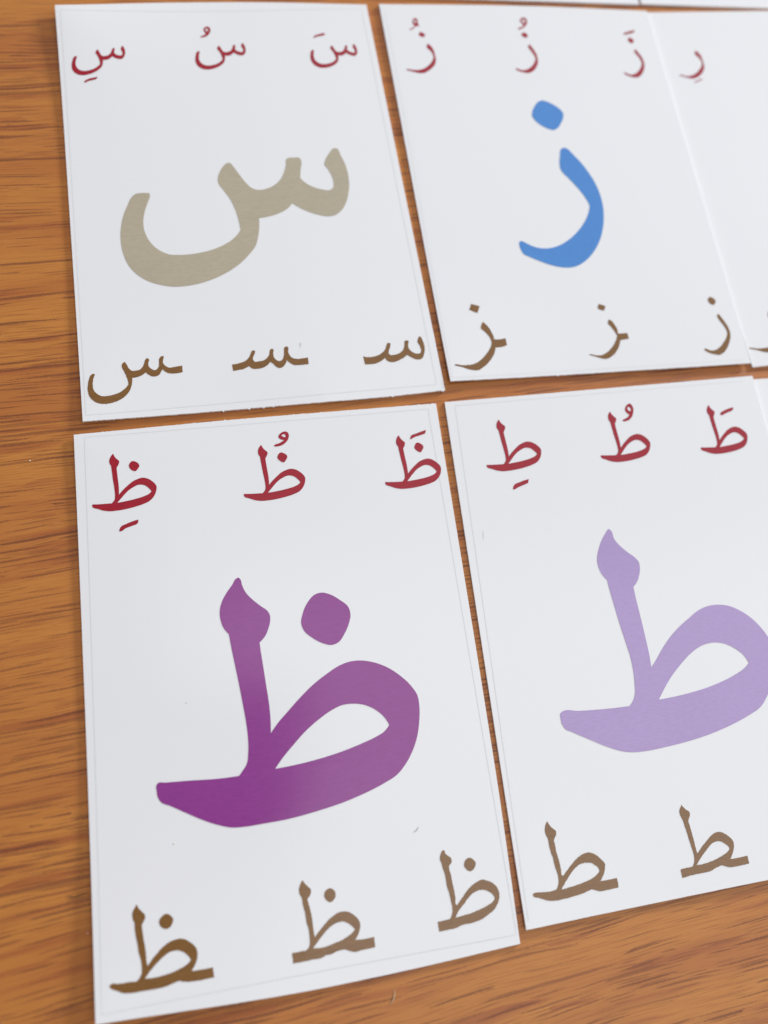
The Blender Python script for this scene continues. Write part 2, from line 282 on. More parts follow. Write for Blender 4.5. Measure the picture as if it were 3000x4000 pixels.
GLYPHS = [
dict(card='S',kind='large',
  body=[(-20.11,0.25,1),(-20.06,-0.56,0),(-20.7,-2.23,0),(-21.43,-4.26,0),(-21.93,-6.47,0),(-21.97,-8.89,0),(-21.46,-10.95,0),(-20.39,-12.96,0),(-18.97,-14.4,0),(-17.19,-15.36,0),(-15.19,-15.6,0),(-12.68,-15.58,0),(-10.13,-15.24,0),(-7.52,-14.59,0),(-5.18,-13.55,0),(-3.28,-12.33,0),(-1.45,-10.22,1),(-1.61,-7.63,0),(-2.02,-4.94,0),(-2.8,-2.28,0),(-4.0,0.18,0),(-4.94,2.05,0),(-5.0,3.07,0),(-4.41,4.88,0),(-3.3,6.61,0),(-2.56,7.29,0),(-1.9,7.34,0),(-1.18,6.32,0),(0.03,3.89,0),(1.27,1.68,0),(2.28,0.45,0),(3.39,-0.03,0),(5.57,0.14,0),(7.53,1.1,0),(9.06,2.57,0),(10.17,4.63,0),(10.74,6.41,0),(11.03,7.8,0),(11.48,8.11,0),(12.68,8.18,0),(14.1,8.0,0),(14.36,7.38,0),(13.97,5.06,0),(13.52,2.68,1),(14.49,1.33,0),(16.03,0.18,0),(17.97,-0.63,0),(19.99,-0.85,0),(20.77,-0.25,0),(21.01,1.14,0),(20.87,2.75,0),(20.27,4.59,0),(19.61,6.03,0),(19.9,7.03,0),(21.29,9.22,0),(22.33,10.33,0),(23.1,10.3,0),(23.78,8.3,0),(24.45,5.83,0),(24.71,3.38,0),(24.59,0.57,0),(24.06,-1.81,0),(23.06,-4.53,0),(21.74,-6.43,0),(20.02,-7.62,0),(18.3,-7.8,0),(16.34,-7.3,0),(14.11,-6.32,0),(12.1,-5.05,0),(10.8,-3.96,1),(9.73,-5.19,0),(7.75,-6.32,0),(5.34,-7.07,0),(2.93,-7.4,1),(2.72,-9.6,0),(2.15,-12.21,0),(1.33,-14.42,0),(-0.38,-16.55,0),(-2.55,-18.62,0),(-5.3,-20.44,0),(-7.96,-21.71,0),(-11.2,-22.74,0),(-14.36,-23.22,0),(-17.13,-23.19,0),(-19.83,-22.53,0),(-22.33,-21.39,0),(-24.46,-19.56,0),(-25.95,-17.2,0),(-26.79,-14.26,0),(-27.01,-11.15,0),(-26.68,-7.87,0),(-26.05,-5.31,0),(-24.99,-2.75,0),(-23.88,-0.55,0),(-23.21,0.1,0),(-21.62,0.36,0)],
  hole=None,
  dot=None,
  mark=None,mhole=None),
dict(card='Z',kind='large',
  body=[(2.17,7.71,0),(2.83,8.0,0),(3.45,7.74,0),(4.9,5.81,0),(6.47,3.29,0),(7.74,0.44,0),(8.85,-3.09,0),(9.27,-6.34,0),(9.16,-9.53,0),(8.68,-12.23,0),(7.7,-15.34,0),(6.47,-17.95,0),(4.89,-20.3,0),(2.97,-22.39,0),(0.99,-23.92,0),(-1.06,-24.89,0),(-3.16,-25.2,0),(-5.32,-24.92,0),(-7.58,-24.19,0),(-10.13,-22.97,0),(-12.28,-21.78,0),(-13.43,-21.03,0),(-13.89,-19.86,0),(-14.01,-18.44,0),(-13.87,-17.76,0),(-13.27,-17.57,0),(-12.51,-17.98,0),(-11.1,-18.92,0),(-9.62,-19.54,0),(-8.06,-19.8,0),(-6.23,-19.72,0),(-4.29,-19.21,0),(-2.01,-18.07,0),(0.43,-16.32,0),(2.53,-14.31,0),(4.29,-12.04,0),(5.36,-10.05,0),(5.77,-8.71,0),(5.62,-7.79,0),(4.88,-5.7,0),(3.56,-3.13,0),(2.0,-0.64,0),(0.96,0.85,0),(0.63,1.72,0),(0.68,3.24,0),(1.19,5.33,0)],
  hole=None,
  dot=[(-0.86,21.81,0),(0.16,22.11,0),(1.17,21.78,0),(2.98,20.65,0),(4.22,19.4,0),(4.82,18.17,0),(4.57,16.84,0),(3.65,15.28,0),(2.36,13.74,0),(1.18,13.21,0),(0.08,13.55,0),(-1.52,14.55,0),(-2.91,16.02,0),(-3.49,17.36,0),(-3.28,18.56,0),(-2.36,20.25,0)],
  mark=None,mhole=None),
dict(card='A',kind='large',
  body=[(-7.63,19.64,0),(-7.24,19.16,0),(-7.09,18.24,0),(-6.43,16.5,0),(-5.12,14.86,0),(-3.77,13.54,0),(-2.72,12.6,0),(-2.32,11.73,0),(-2.36,10.58,0),(-2.77,9.32,0),(-3.48,7.94,0),(-4.72,6.73,1),(-4.65,5.02,0),(-4.47,2.44,0),(-4.25,-1.06,0),(-4.04,-4.22,0),(-3.99,-7.01,0),(-4.19,-10.11,1),(-2.82,-8.55,0),(-0.74,-6.67,0),(1.72,-4.51,0),(4.52,-2.35,0),(7.3,-0.7,0),(9.74,0.5,0),(11.78,1.02,0),(14.1,0.99,0),(16.36,0.41,0),(18.87,-0.81,0),(21.29,-2.74,0),(23.17,-4.93,0),(24.17,-6.83,0),(24.26,-9.23,0),(23.86,-11.72,0),(23.06,-14.43,0),(21.97,-16.61,0),(20.34,-18.84,0),(18.28,-20.68,0),(15.7,-21.81,0),(12.02,-22.98,0),(7.78,-24.0,0),(3.0,-24.75,0),(-2.3,-25.31,0),(-7.18,-25.42,0),(-10.49,-25.42,0),(-12.41,-25.23,0),(-14.59,-24.52,0),(-17.16,-23.33,0),(-20.28,-21.54,0),(-22.82,-20.02,0),(-24.38,-19.15,0),(-24.83,-18.43,0),(-25.05,-17.11,0),(-25.06,-16.24,0),(-24.78,-15.88,0),(-23.46,-15.96,0),(-19.05,-16.26,0),(-14.58,-16.63,0),(-10.57,-16.71,1),(-9.66,-15.73,0),(-9.05,-14.92,0),(-8.55,-12.76,0),(-8.38,-10.07,0),(-8.48,-7.63,0),(-8.77,-4.52,0),(-9.17,-0.74,0),(-9.68,3.41,0),(-10.11,6.97,0),(-10.3,8.98,1),(-11.13,10.15,0),(-11.63,11.83,0),(-11.68,13.3,0),(-11.15,15.21,0),(-10.11,16.91,0),(-8.86,18.43,0),(-8.13,19.46,0)],
  hole=[(-3.98,-16.43,1),(-2.66,-14.95,0),(-0.42,-12.85,0),(2.36,-10.49,0),(5.1,-8.7,0),(7.5,-7.47,0),(9.52,-6.83,0),(11.8,-6.85,0),(13.7,-7.32,0),(15.84,-8.58,0),(17.28,-10.13,0),(18.0,-11.61,1),(16.94,-12.65,0),(15.2,-13.41,0),(12.5,-14.2,0),(8.85,-15.07,0),(4.95,-15.73,0),(0.81,-16.19,0)],
  dot=[(6.89,14.78,0),(8.15,14.94,0),(9.54,14.48,0),(11.56,13.04,0),(12.91,11.64,0),(13.22,10.09,0),(12.76,8.48,0),(11.61,6.46,0),(10.27,4.98,0),(8.9,4.62,0),(7.31,5.11,0),(5.47,6.31,0),(3.85,8.05,0),(3.5,9.4,0),(3.95,11.17,0),(5.06,13.2,0)],
  mark=None,mhole=None),
dict(card='B',kind='large',
  body=[(-5.61,20.01,0),(-5.25,19.63,0),(-4.92,17.75,0),(-3.87,16.09,0),(-2.44,14.54,0),(-1.1,13.27,0),(-0.57,12.38,0),(-0.56,11.12,0),(-1.11,9.51,0),(-1.88,8.2,0),(-2.91,7.27,1),(-2.9,4.74,0),(-2.78,1.47,0),(-2.68,-1.9,0),(-2.62,-5.36,0),(-2.63,-7.6,0),(-2.79,-9.41,1),(-1.57,-8.25,0),(0.37,-6.12,0),(2.63,-3.99,0),(5.13,-2.13,0),(7.9,-0.5,0),(10.31,0.81,0),(12.57,1.44,0),(14.99,1.5,0),(17.28,1.02,0),(19.41,-0.07,0),(21.89,-2.15,0),(23.66,-4.55,0),(24.62,-6.44,0),(25.54,-8.86,0),(25.26,-11.52,0),(24.06,-14.31,0),(21.39,-17.8,0),(19.16,-19.99,0),(15.66,-21.47,0),(11.53,-22.72,0),(6.93,-23.75,0),(1.89,-24.5,0),(-2.99,-24.91,0),(-6.95,-25.11,0),(-10.77,-24.9,0),(-12.59,-24.45,0),(-15.34,-23.27,0),(-18.76,-21.4,0),(-21.91,-19.62,0),(-23.31,-18.75,0),(-23.73,-17.9,0),(-23.81,-16.66,0),(-23.69,-15.8,0),(-23.26,-15.53,0),(-19.78,-15.82,0),(-14.9,-16.13,0),(-9.15,-16.27,1),(-8.21,-15.43,0),(-7.6,-14.49,0),(-7.06,-12.25,0),(-6.76,-9.44,0),(-6.77,-6.97,0),(-7.13,-3.77,0),(-7.64,0.41,0),(-8.03,4.5,0),(-8.27,7.38,0),(-8.37,9.31,1),(-9.19,10.5,0),(-9.69,12.21,0),(-9.66,13.73,0),(-8.85,15.89,0),(-7.78,17.75,0),(-6.58,19.19,0)],
  hole=[(-2.6,-15.84,1),(-1.29,-14.27,0),(1.02,-11.84,0),(3.91,-9.45,0),(6.72,-7.54,0),(9.05,-6.49,0),(10.91,-6.12,0),(12.97,-6.2,0),(14.89,-6.83,0),(16.66,-8.01,0),(18.07,-9.44,0),(18.8,-11.13,1),(17.33,-12.15,0),(14.98,-13.13,0),(11.78,-14.1,0),(8.37,-14.84,0),(4.46,-15.38,0),(0.65,-15.72,0)],
  dot=None,
  mark=None,mhole=None),
dict(card='S',kind='red',
  body=[(-32.91,36.95,1),(-33.08,36.36,0),(-33.28,35.61,0),(-33.36,34.86,0),(-33.23,34.11,0),(-32.87,33.55,0),(-32.35,33.17,0),(-31.71,33.03,0),(-30.9,33.1,0),(-30.08,33.34,0),(-29.25,33.74,0),(-28.56,34.28,0),(-28.06,34.85,1),(-28.08,35.61,0),(-28.24,36.49,0),(-28.53,37.31,0),(-28.83,37.88,0),(-28.71,38.32,0),(-28.48,38.7,0),(-28.3,38.83,0),(-28.05,38.39,0),(-27.8,37.7,0),(-27.48,37.19,0),(-27.09,37.06,0),(-26.52,37.14,0),(-25.99,37.4,0),(-25.55,37.85,0),(-25.25,38.49,0),(-25.05,39.07,0),(-24.83,39.27,0),(-24.53,39.21,0),(-24.63,38.56,0),(-24.72,38.05,1),(-24.45,37.64,0),(-24.01,37.39,0),(-23.4,37.27,0),(-23.03,37.43,0),(-22.89,37.88,0),(-23.0,38.46,0),(-23.19,38.97,0),(-23.08,39.42,0),(-22.73,39.95,0),(-22.51,39.56,0),(-22.3,38.86,0),(-22.28,38.08,0),(-22.42,37.37,0),(-22.73,36.72,0),(-23.17,36.3,0),(-23.69,36.27,0),(-24.39,36.45,0),(-24.92,36.77,0),(-25.26,37.0,1),(-25.71,36.44,0),(-26.24,36.12,0),(-26.86,35.99,0),(-27.35,35.99,1),(-27.4,35.23,0),(-27.58,34.53,0),(-27.93,33.9,0),(-28.53,33.28,0),(-29.32,32.71,0),(-30.16,32.28,0),(-31.08,31.97,0),(-31.99,31.86,0),(-32.83,31.99,0),(-33.55,32.43,0),(-34.05,33.12,0),(-34.24,33.99,0),(-34.2,34.87,0),(-34.0,35.74,0),(-33.72,36.54,0),(-33.44,36.96,0)],
  hole=None,
  dot=None,
  mark=[(-31.83,29.93,1),(-31.75,30.24,0),(-31.48,30.54,0),(-30.76,30.91,0),(-29.73,31.21,0),(-28.87,31.39,1),(-29.0,31.02,0),(-29.26,30.77,0),(-30.19,30.47,0),(-31.11,30.17,0),(-31.73,29.86,0)],mhole=None),
dict(card='S',kind='red',
  body=[(-5.38,38.5,1),(-5.54,37.89,0),(-5.71,37.14,0),(-5.77,36.39,0),(-5.61,35.62,0),(-5.22,35.04,0),(-4.67,34.63,0),(-4.02,34.46,0),(-3.2,34.5,0),(-2.37,34.71,0),(-1.54,35.07,0),(-0.85,35.58,0),(-0.37,36.12,1),(-0.42,36.89,0),(-0.61,37.8,0),(-0.94,38.64,0),(-1.26,39.23,0),(-1.16,39.68,0),(-0.94,40.05,0),(-0.76,40.17,0),(-0.49,39.71,0),(-0.2,38.99,0),(0.14,38.46,0),(0.54,38.3,0),(1.12,38.35,0),(1.64,38.58,0),(2.08,39.01,0),(2.36,39.64,0),(2.54,40.21,0),(2.76,40.39,0),(3.07,40.32,0),(2.99,39.67,0),(2.92,39.16,1),(3.21,38.73,0),(3.66,38.45,0),(4.28,38.29,0),(4.65,38.43,0),(4.78,38.88,0),(4.65,39.46,0),(4.44,39.99,0),(4.54,40.44,0),(4.88,40.94,0),(5.12,40.54,0),(5.35,39.82,0),(5.39,39.04,0),(5.28,38.33,0),(4.99,37.71,0),(4.55,37.3,0),(4.03,37.3,0),(3.31,37.53,0),(2.76,37.88,0),(2.4,38.13,1),(1.96,37.6,0),(1.43,37.31,0),(0.81,37.21,0),(0.31,37.24,1),(0.28,36.47,0),(0.13,35.78,0),(-0.2,35.16,0),(-0.79,34.56,0),(-1.58,34.03,0),(-2.41,33.63,0),(-3.34,33.37,0),(-4.26,33.29,0),(-5.12,33.46,0),(-5.87,33.94,0),(-6.4,34.65,0),(-6.63,35.54,0),(-6.62,36.42,0),(-6.45,37.3,0),(-6.19,38.11,0),(-5.92,38.52,0)],
  hole=None,
  dot=None,
  mark=[(-2.85,45.81,0),(-2.44,45.54,0),(-2.24,44.85,0),(-2.43,44.1,0),(-2.82,43.48,0),(-3.36,42.93,0),(-4.14,42.66,0),(-4.74,42.59,0),(-4.72,42.86,0),(-4.09,43.2,0),(-3.56,43.61,0),(-3.75,44.36,0),(-3.91,44.91,0),(-3.64,45.46,0),(-3.29,45.74,0)],mhole=[(-3.12,45.29,0),(-2.84,44.85,0),(-2.89,44.37,0),(-3.2,44.5,0),(-3.43,44.91,0)]),
dict(card='S',kind='red',
  body=[(21.76,38.62,1),(21.63,38.04,0),(21.47,37.3,0),(21.44,36.55,0),(21.62,35.78,0),(22.02,35.17,0),(22.57,34.73,0),(23.22,34.52,0),(24.03,34.51,0),(24.84,34.67,0),(25.65,34.98,0),(26.32,35.44,0),(26.78,35.96,1),(26.71,36.72,0),(26.5,37.63,0),(26.15,38.49,0),(25.82,39.09,0),(25.91,39.53,0),(26.11,39.89,0),(26.29,40.0,0),(26.57,39.52,0),(26.87,38.79,0),(27.22,38.25,0),(27.62,38.06,0),(28.19,38.08,0),(28.7,38.28,0),(29.12,38.67,0),(29.38,39.28,0),(29.55,39.84,0),(29.76,40.01,0),(30.06,39.91,0),(30.0,39.28,0),(29.94,38.78,1),(30.24,38.34,0),(30.7,38.03,0),(31.31,37.84,0),(31.68,37.95,0),(31.79,38.39,0),(31.64,38.98,0),(31.43,39.51,0),(31.51,39.95,0),(31.83,40.43,0),(32.08,40.01,0),(32.32,39.29,0),(32.39,38.51,0),(32.29,37.82,0),(32.02,37.22,0),(31.61,36.84,0),(31.09,36.87,0),(30.38,37.14,0),(29.82,37.52,0),(29.46,37.79,1),(29.05,37.29,0),(28.53,37.03,0),(27.92,36.97,0),(27.43,37.02,1),(27.42,36.27,0),(27.29,35.59,0),(26.97,34.99,0),(26.41,34.43,0),(25.64,33.95,0),(24.83,33.61,0),(23.92,33.4,0),(23.01,33.38,0),(22.16,33.6,0),(21.41,34.12,0),(20.86,34.86,0),(20.61,35.77,0),(20.59,36.64,0),(20.74,37.5,0),(20.97,38.3,0),(21.23,38.68,0)],
  hole=None,
  dot=None,
  mark=[(22.13,42.31,0),(22.37,42.87,0),(22.99,43.22,0),(24.07,43.57,0),(25.07,43.74,0),(25.07,43.35,0),(24.44,43.0,0),(23.38,42.77,0),(22.55,42.49,0)],mhole=None),
dict(card='Z',kind='red',
  body=[(-26.5,39.69,1),(-26.01,39.18,0),(-25.5,38.26,0),(-25.29,37.24,0),(-25.24,36.1,0),(-25.22,35.08,0),(-25.35,34.29,0),(-25.76,33.27,0),(-26.59,32.27,0),(-27.68,31.38,0),(-28.71,30.82,0),(-29.59,30.66,0),(-30.59,30.84,0),(-31.75,31.18,0),(-32.73,31.52,0),(-33.25,31.75,1),(-33.12,31.97,0),(-32.49,31.85,0),(-31.3,31.68,0),(-30.27,31.67,0),(-29.1,31.94,0),(-27.85,32.67,0),(-26.84,33.62,0),(-26.1,34.63,0),(-25.74,35.53,0),(-25.8,36.44,0),(-26.2,37.47,0),(-26.76,38.15,0),(-27.0,38.49,1),(-26.83,39.18,0)],
  hole=None,
  dot=[(-27.96,43.37,1),(-27.29,43.03,0),(-26.68,42.57,1),(-27.04,41.93,0),(-27.33,41.64,1),(-27.95,41.93,0),(-28.41,42.33,1),(-28.17,42.91,0)],
  mark=[(-28.46,47.66,0),(-28.03,47.37,0),(-27.99,46.73,0),(-28.01,45.98,0),(-27.83,45.05,1),(-28.2,45.11,0),(-28.53,45.16,0),(-29.24,44.58,0),(-30.0,44.0,0),(-30.54,43.9,1),(-30.4,44.17,0),(-29.72,44.58,0),(-29.04,45.27,0),(-29.33,45.85,0),(-29.37,46.61,0),(-28.99,47.37,0)],mhole=[(-28.71,47.02,0),(-28.37,46.73,0),(-28.44,46.32,0),(-28.7,46.2,0),(-28.98,46.55,0)]),
dict(card='Z',kind='red',
  body=[(0.22,39.42,0),(0.64,38.78,0),(1.11,37.67,0),(1.47,36.5,0),(1.58,35.33,0),(1.52,34.41,0),(1.23,33.37,0),(0.59,32.22,0),(-0.19,31.3,0),(-1.1,30.74,0),(-2.04,30.51,0),(-3.07,30.75,0),(-4.09,31.1,0),(-4.74,31.5,0),(-4.98,31.79,0),(-4.79,32.02,0),(-4.25,31.79,0),(-3.42,31.46,0),(-2.53,31.49,0),(-1.57,31.83,0),(-0.64,32.51,0),(0.25,33.49,0),(0.79,34.41,0),(0.99,35.1,0),(0.85,35.92,0),(0.47,36.97,0),(-0.02,38.02,0),(-0.25,38.6,0),(-0.08,39.19,0)],
  hole=None,
  dot=[(-0.56,43.25,0),(-0.01,43.01,0),(0.39,42.48,0),(0.29,42.01,0),(-0.21,41.54,0),(-0.58,41.65,0),(-1.14,42.12,0),(-1.31,42.53,0),(-1.01,43.01,0)],
  mark=[(0.41,48.07,0),(0.92,47.84,0),(1.11,47.06,0),(1.03,46.4,0),(0.63,45.69,0),(-0.02,44.97,0),(-0.82,44.49,0),(-1.58,44.19,0),(-1.84,44.36,0),(-1.68,44.66,0),(-0.93,44.9,0),(-0.22,45.44,0),(-0.33,45.92,0),(-0.74,46.63,0),(-0.77,47.23,0),(-0.41,47.77,0),(-0.01,48.01,0)],mhole=[(0.19,47.47,0),(0.53,47.18,0),(0.52,46.64,0),(0.21,46.34,0),(-0.17,46.69,0),(-0.23,47.17,0)]),
dict(card='Z',kind='red',
  body=[(29.24,37.86,0),(29.65,37.14,0),(30.21,36.0,0),(30.54,34.81,0),(30.64,33.5,0),(30.5,32.55,0),(30.05,31.37,0),(29.34,30.2,0),(28.57,29.39,0),(27.74,28.98,0),(26.88,28.87,0),(25.92,29.17,0),(24.98,29.59,0),(24.41,30.01,0),(24.15,30.42,0),(24.33,30.53,0),(24.93,30.24,0),(25.68,29.88,0),(26.49,29.84,0),(27.29,30.1,0),(28.16,30.68,0),(29.02,31.62,0),(29.7,32.68,0),(29.96,33.39,0),(29.88,34.28,0),(29.53,35.41,0),(28.97,36.54,0),(28.75,37.14,0),(28.92,37.62,0)],
  hole=None,
  dot=[(28.55,41.71,0),(29.01,41.4,0),(29.44,40.8,0),(29.32,40.32,0),(28.84,39.86,0),(28.44,39.96,0),(27.98,40.44,0),(27.85,40.98,0),(28.14,41.52,0)],
  mark=[(27.05,42.67,0),(27.25,43.09,0),(28.03,43.46,0),(29.28,43.83,0),(30.49,44.02,0),(30.4,43.65,0),(30.01,43.35,0),(28.76,42.98,0),(27.63,42.67,0)],mhole=None),
dict(card='R',kind='red',
  body=[(-25.19,39.26,1),(-24.57,38.57,0),(-24.11,37.52,0),(-24.03,36.31,0),(-24.05,34.98,0),(-24.15,33.9,0),(-24.63,32.83,0),(-25.48,31.78,0),(-26.59,30.92,0),(-27.6,30.41,0),(-28.52,30.21,0),(-29.54,30.42,0),(-30.71,30.82,0),(-31.77,31.21,0),(-32.2,31.4,1),(-31.99,31.57,0),(-31.09,31.36,0),(-30.2,31.07,0),(-29.35,31.07,0),(-28.18,31.39,0),(-27.03,32.01,0),(-25.88,32.99,0),(-24.88,34.16,0),(-24.54,34.87,0),(-24.5,35.84,0),(-24.86,36.82,0),(-25.39,37.62,0),(-25.72,38.05,1),(-25.49,38.78,0)],
  hole=None,
  dot=None,
  mark=[(-28.44,28.84,1),(-28.28,29.19,0),(-27.54,29.52,0),(-25.8,30.12,1),(-25.87,29.88,0),(-26.57,29.55,0),(-27.66,29.11,0)],mhole=None),
dict(card='S',kind='brown',
  body=[(-34.77,-42.03,0),(-34.39,-42.07,0),(-34.56,-42.78,0),(-34.77,-43.48,0),(-34.88,-44.48,0),(-34.84,-45.35,0),(-34.52,-46.09,0),(-33.93,-46.72,0),(-33.27,-47.1,0),(-32.28,-47.14,0),(-31.14,-47.01,0),(-30.12,-46.72,0),(-29.21,-46.23,0),(-28.4,-45.52,0),(-28.01,-45.05,1),(-28.02,-44.25,0),(-28.23,-43.29,0),(-28.53,-42.24,0),(-28.91,-41.26,0),(-29.0,-40.81,0),(-28.76,-40.17,0),(-28.4,-39.91,0),(-28.02,-40.46,0),(-27.7,-41.29,0),(-27.11,-41.97,0),(-26.35,-42.04,0),(-25.58,-41.92,0),(-25.03,-41.46,0),(-24.57,-40.61,0),(-24.24,-39.69,0),(-23.83,-39.43,0),(-23.53,-39.75,0),(-23.73,-40.54,0),(-23.72,-41.21,0),(-23.26,-41.88,0),(-22.71,-42.25,0),(-22.25,-42.17,0),(-21.83,-41.74,0),(-21.6,-40.88,0),(-21.46,-39.71,0),(-20.96,-39.23,0),(-20.6,-39.26,0),(-20.71,-40.07,0),(-20.83,-40.73,0),(-20.44,-41.42,0),(-19.77,-41.93,0),(-18.72,-41.9,0),(-17.03,-41.7,1),(-17.08,-43.2,1),(-18.6,-43.36,0),(-19.75,-43.22,0),(-20.5,-42.82,0),(-21.02,-42.18,1),(-21.33,-42.67,0),(-21.84,-43.43,0),(-22.64,-43.69,0),(-23.27,-43.59,0),(-23.88,-43.17,0),(-24.41,-42.61,1),(-25.03,-43.07,0),(-25.82,-43.43,0),(-27.17,-43.57,1),(-27.26,-44.75,0),(-27.6,-45.88,0),(-28.18,-46.9,0),(-29.33,-47.94,0),(-30.63,-48.53,0),(-31.89,-48.8,0),(-33.14,-48.82,0),(-34.23,-48.48,0),(-35.06,-47.83,0),(-35.68,-46.84,0),(-35.9,-45.67,0),(-35.83,-44.53,0),(-35.52,-43.12,0),(-35.23,-42.43,0)],
  hole=None,
  dot=None,
  mark=None,mhole=None),
dict(card='S',kind='brown',
  body=[(-6.91,-42.42,1),(-5.72,-42.32,0),(-4.6,-42.06,0),(-3.79,-41.65,0),(-3.16,-40.98,0),(-2.74,-40.16,0),(-2.4,-39.64,0),(-1.86,-39.69,0),(-1.92,-40.24,0),(-2.28,-40.94,0),(-2.48,-41.53,0),(-2.21,-42.17,0),(-1.22,-42.2,0),(-0.33,-42.1,0),(0.38,-41.68,0),(1.04,-40.88,0),(1.26,-39.98,0),(1.53,-39.6,0),(2.02,-39.64,0),(1.9,-40.59,0),(1.95,-41.58,0),(2.41,-42.3,0),(3.04,-42.57,0),(3.57,-42.35,0),(4.01,-41.53,0),(4.23,-40.44,0),(4.37,-39.59,0),(4.8,-39.28,0),(5.17,-39.47,0),(5.09,-40.52,0),(5.3,-41.47,0),(5.88,-42.14,0),(6.74,-42.41,0),(7.97,-42.4,0),(9.08,-42.25,1),(9.03,-43.83,1),(7.43,-43.89,0),(5.89,-43.74,0),(5.17,-43.24,0),(4.55,-42.51,1),(4.1,-43.38,0),(3.4,-44.05,0),(2.72,-44.17,0),(2.11,-43.74,0),(1.54,-43.01,0),(1.04,-42.6,1),(0.42,-43.21,0),(-0.53,-43.73,0),(-1.65,-43.9,0),(-2.73,-43.82,0),(-3.23,-43.4,0),(-3.53,-43.13,1),(-4.57,-43.64,0),(-5.67,-43.8,0),(-6.85,-43.92,1)],
  hole=None,
  dot=None,
  mark=None,mhole=None),
dict(card='S',kind='brown',
  body=[(20.98,-43.05,1),(21.58,-43.31,0),(22.62,-43.4,0),(23.69,-43.28,0),(24.5,-43.04,0),(25.36,-42.5,0),(26.05,-41.83,0),(26.49,-40.93,0),(26.87,-40.38,0),(27.42,-40.54,0),(27.24,-41.31,0),(26.79,-42.31,0),(26.68,-42.92,0),(26.96,-43.28,0),(27.82,-43.33,0),(28.62,-43.19,0),(29.36,-42.84,0),(30.06,-42.17,0),(30.48,-41.16,0),(30.73,-40.24,0),(31.1,-40.11,0),(31.51,-40.25,0),(31.31,-41.13,0),(31.23,-41.85,0),(31.63,-42.62,0),(32.3,-43.25,0),(33.24,-43.49,0),(33.76,-43.33,0),(33.97,-42.72,0),(33.86,-41.66,0),(33.55,-40.69,0),(33.72,-40.02,0),(34.32,-39.38,0),(34.65,-40.04,0),(34.85,-41.11,0),(34.9,-42.17,0),(34.56,-43.5,0),(34.04,-44.5,0),(33.38,-44.91,0),(32.61,-44.84,0),(31.88,-44.52,0),(31.11,-43.93,0),(30.59,-43.57,1),(29.91,-44.14,0),(28.86,-44.62,0),(27.73,-44.98,0),(26.68,-44.94,0),(26.07,-44.58,0),(25.7,-43.87,1),(25.04,-44.38,0),(24.11,-44.82,0),(22.92,-45.07,0),(21.87,-45.08,0),(21.03,-44.99,1)],
  hole=None,
  dot=None,
  mark=None,mhole=None),
dict(card='Z',kind='brown',
  body=[(-26.55,-37.76,1),(-25.98,-38.45,0),(-25.38,-39.42,0),(-24.99,-40.56,0),(-24.73,-41.68,0),(-24.72,-42.28,1),(-23.42,-42.37,0),(-22.08,-42.18,1),(-22.02,-43.89,1),(-23.18,-44.23,0),(-24.8,-44.3,1),(-25.04,-45.06,0),(-25.53,-46.03,0),(-26.44,-47.15,0),(-27.59,-48.24,0),(-28.78,-49.06,0),(-29.89,-49.52,0),(-30.9,-49.41,0),(-32.19,-49.05,0),(-33.45,-48.47,0),(-34.97,-48.0,1),(-34.84,-47.78,0),(-34.18,-47.83,0),(-33.12,-48.09,0),(-32.11,-48.11,0),(-30.89,-48.02,0),(-29.71,-47.65,0),(-28.55,-46.91,0),(-27.41,-45.9,0),(-26.41,-44.79,0),(-25.75,-43.82,0),(-25.51,-43.01,0),(-25.62,-41.99,0),(-26.04,-41.04,0),(-26.73,-40.07,0),(-27.34,-39.43,1),(-27.07,-38.66,0)],
  hole=None,
  dot=[(-28.43,-33.13,1),(-27.49,-33.47,0),(-26.56,-33.86,1),(-26.98,-34.73,0),(-27.43,-35.5,1),(-28.31,-35.07,0),(-29.13,-34.55,1),(-28.78,-33.86,0)],
  mark=None,mhole=None),
dict(card='Z',kind='brown',
  body=[(3.56,-39.19,1),(4.11,-39.46,0),(4.67,-40.37,0),(5.05,-41.35,0),(5.13,-42.31,0),(5.06,-42.93,1),(6.13,-42.93,0),(7.36,-42.94,1),(7.44,-44.37,1),(6.36,-44.52,0),(5.18,-44.67,1),(4.84,-45.59,0),(4.27,-46.56,0),(3.32,-47.65,0),(2.3,-48.43,0),(1.29,-48.89,0),(0.51,-48.98,0),(-0.48,-48.71,0),(-1.45,-48.33,0),(-2.34,-47.95,0),(-3.21,-47.65,1),(-2.92,-47.52,0),(-2.0,-47.78,0),(-1.14,-47.97,0),(-0.16,-47.97,0),(0.83,-47.62,0),(1.88,-47.0,0),(2.94,-46.07,0),(3.88,-44.97,0),(4.44,-44.07,0),(4.68,-43.38,0),(4.45,-42.57,0),(3.99,-41.59,0),(3.57,-40.77,0),(3.16,-40.27,1)],
  hole=None,
  dot=[(2.05,-35.13,1),(2.91,-35.39,0),(3.66,-35.84,1),(3.3,-36.37,0),(2.94,-36.91,1),(2.17,-36.58,0),(1.57,-36.18,1)],
  mark=None,mhole=None),
dict(card='Z',kind='brown',
  body=[(31.49,-39.65,0),(31.88,-40.23,0),(32.36,-41.25,0),(32.88,-42.5,0),(33.18,-43.72,0),(33.21,-44.71,0),(33.01,-45.68,0),(32.52,-46.83,0),(31.73,-48.07,0),(30.76,-49.19,0),(29.81,-49.86,0),(28.87,-50.17,0),(27.95,-49.99,0),(26.87,-49.64,0),(26.04,-49.15,0),(25.52,-48.68,0),(25.5,-48.36,0),(25.94,-48.33,0),(26.68,-48.77,0),(27.49,-48.94,0),(28.51,-48.74,0),(29.65,-48.13,0),(30.8,-47.14,0),(31.77,-46.02,0),(32.34,-44.97,0),(32.44,-44.22,0),(32.16,-43.1,0),(31.64,-41.86,0),(31.16,-40.84,0),(31.07,-40.17,0)],
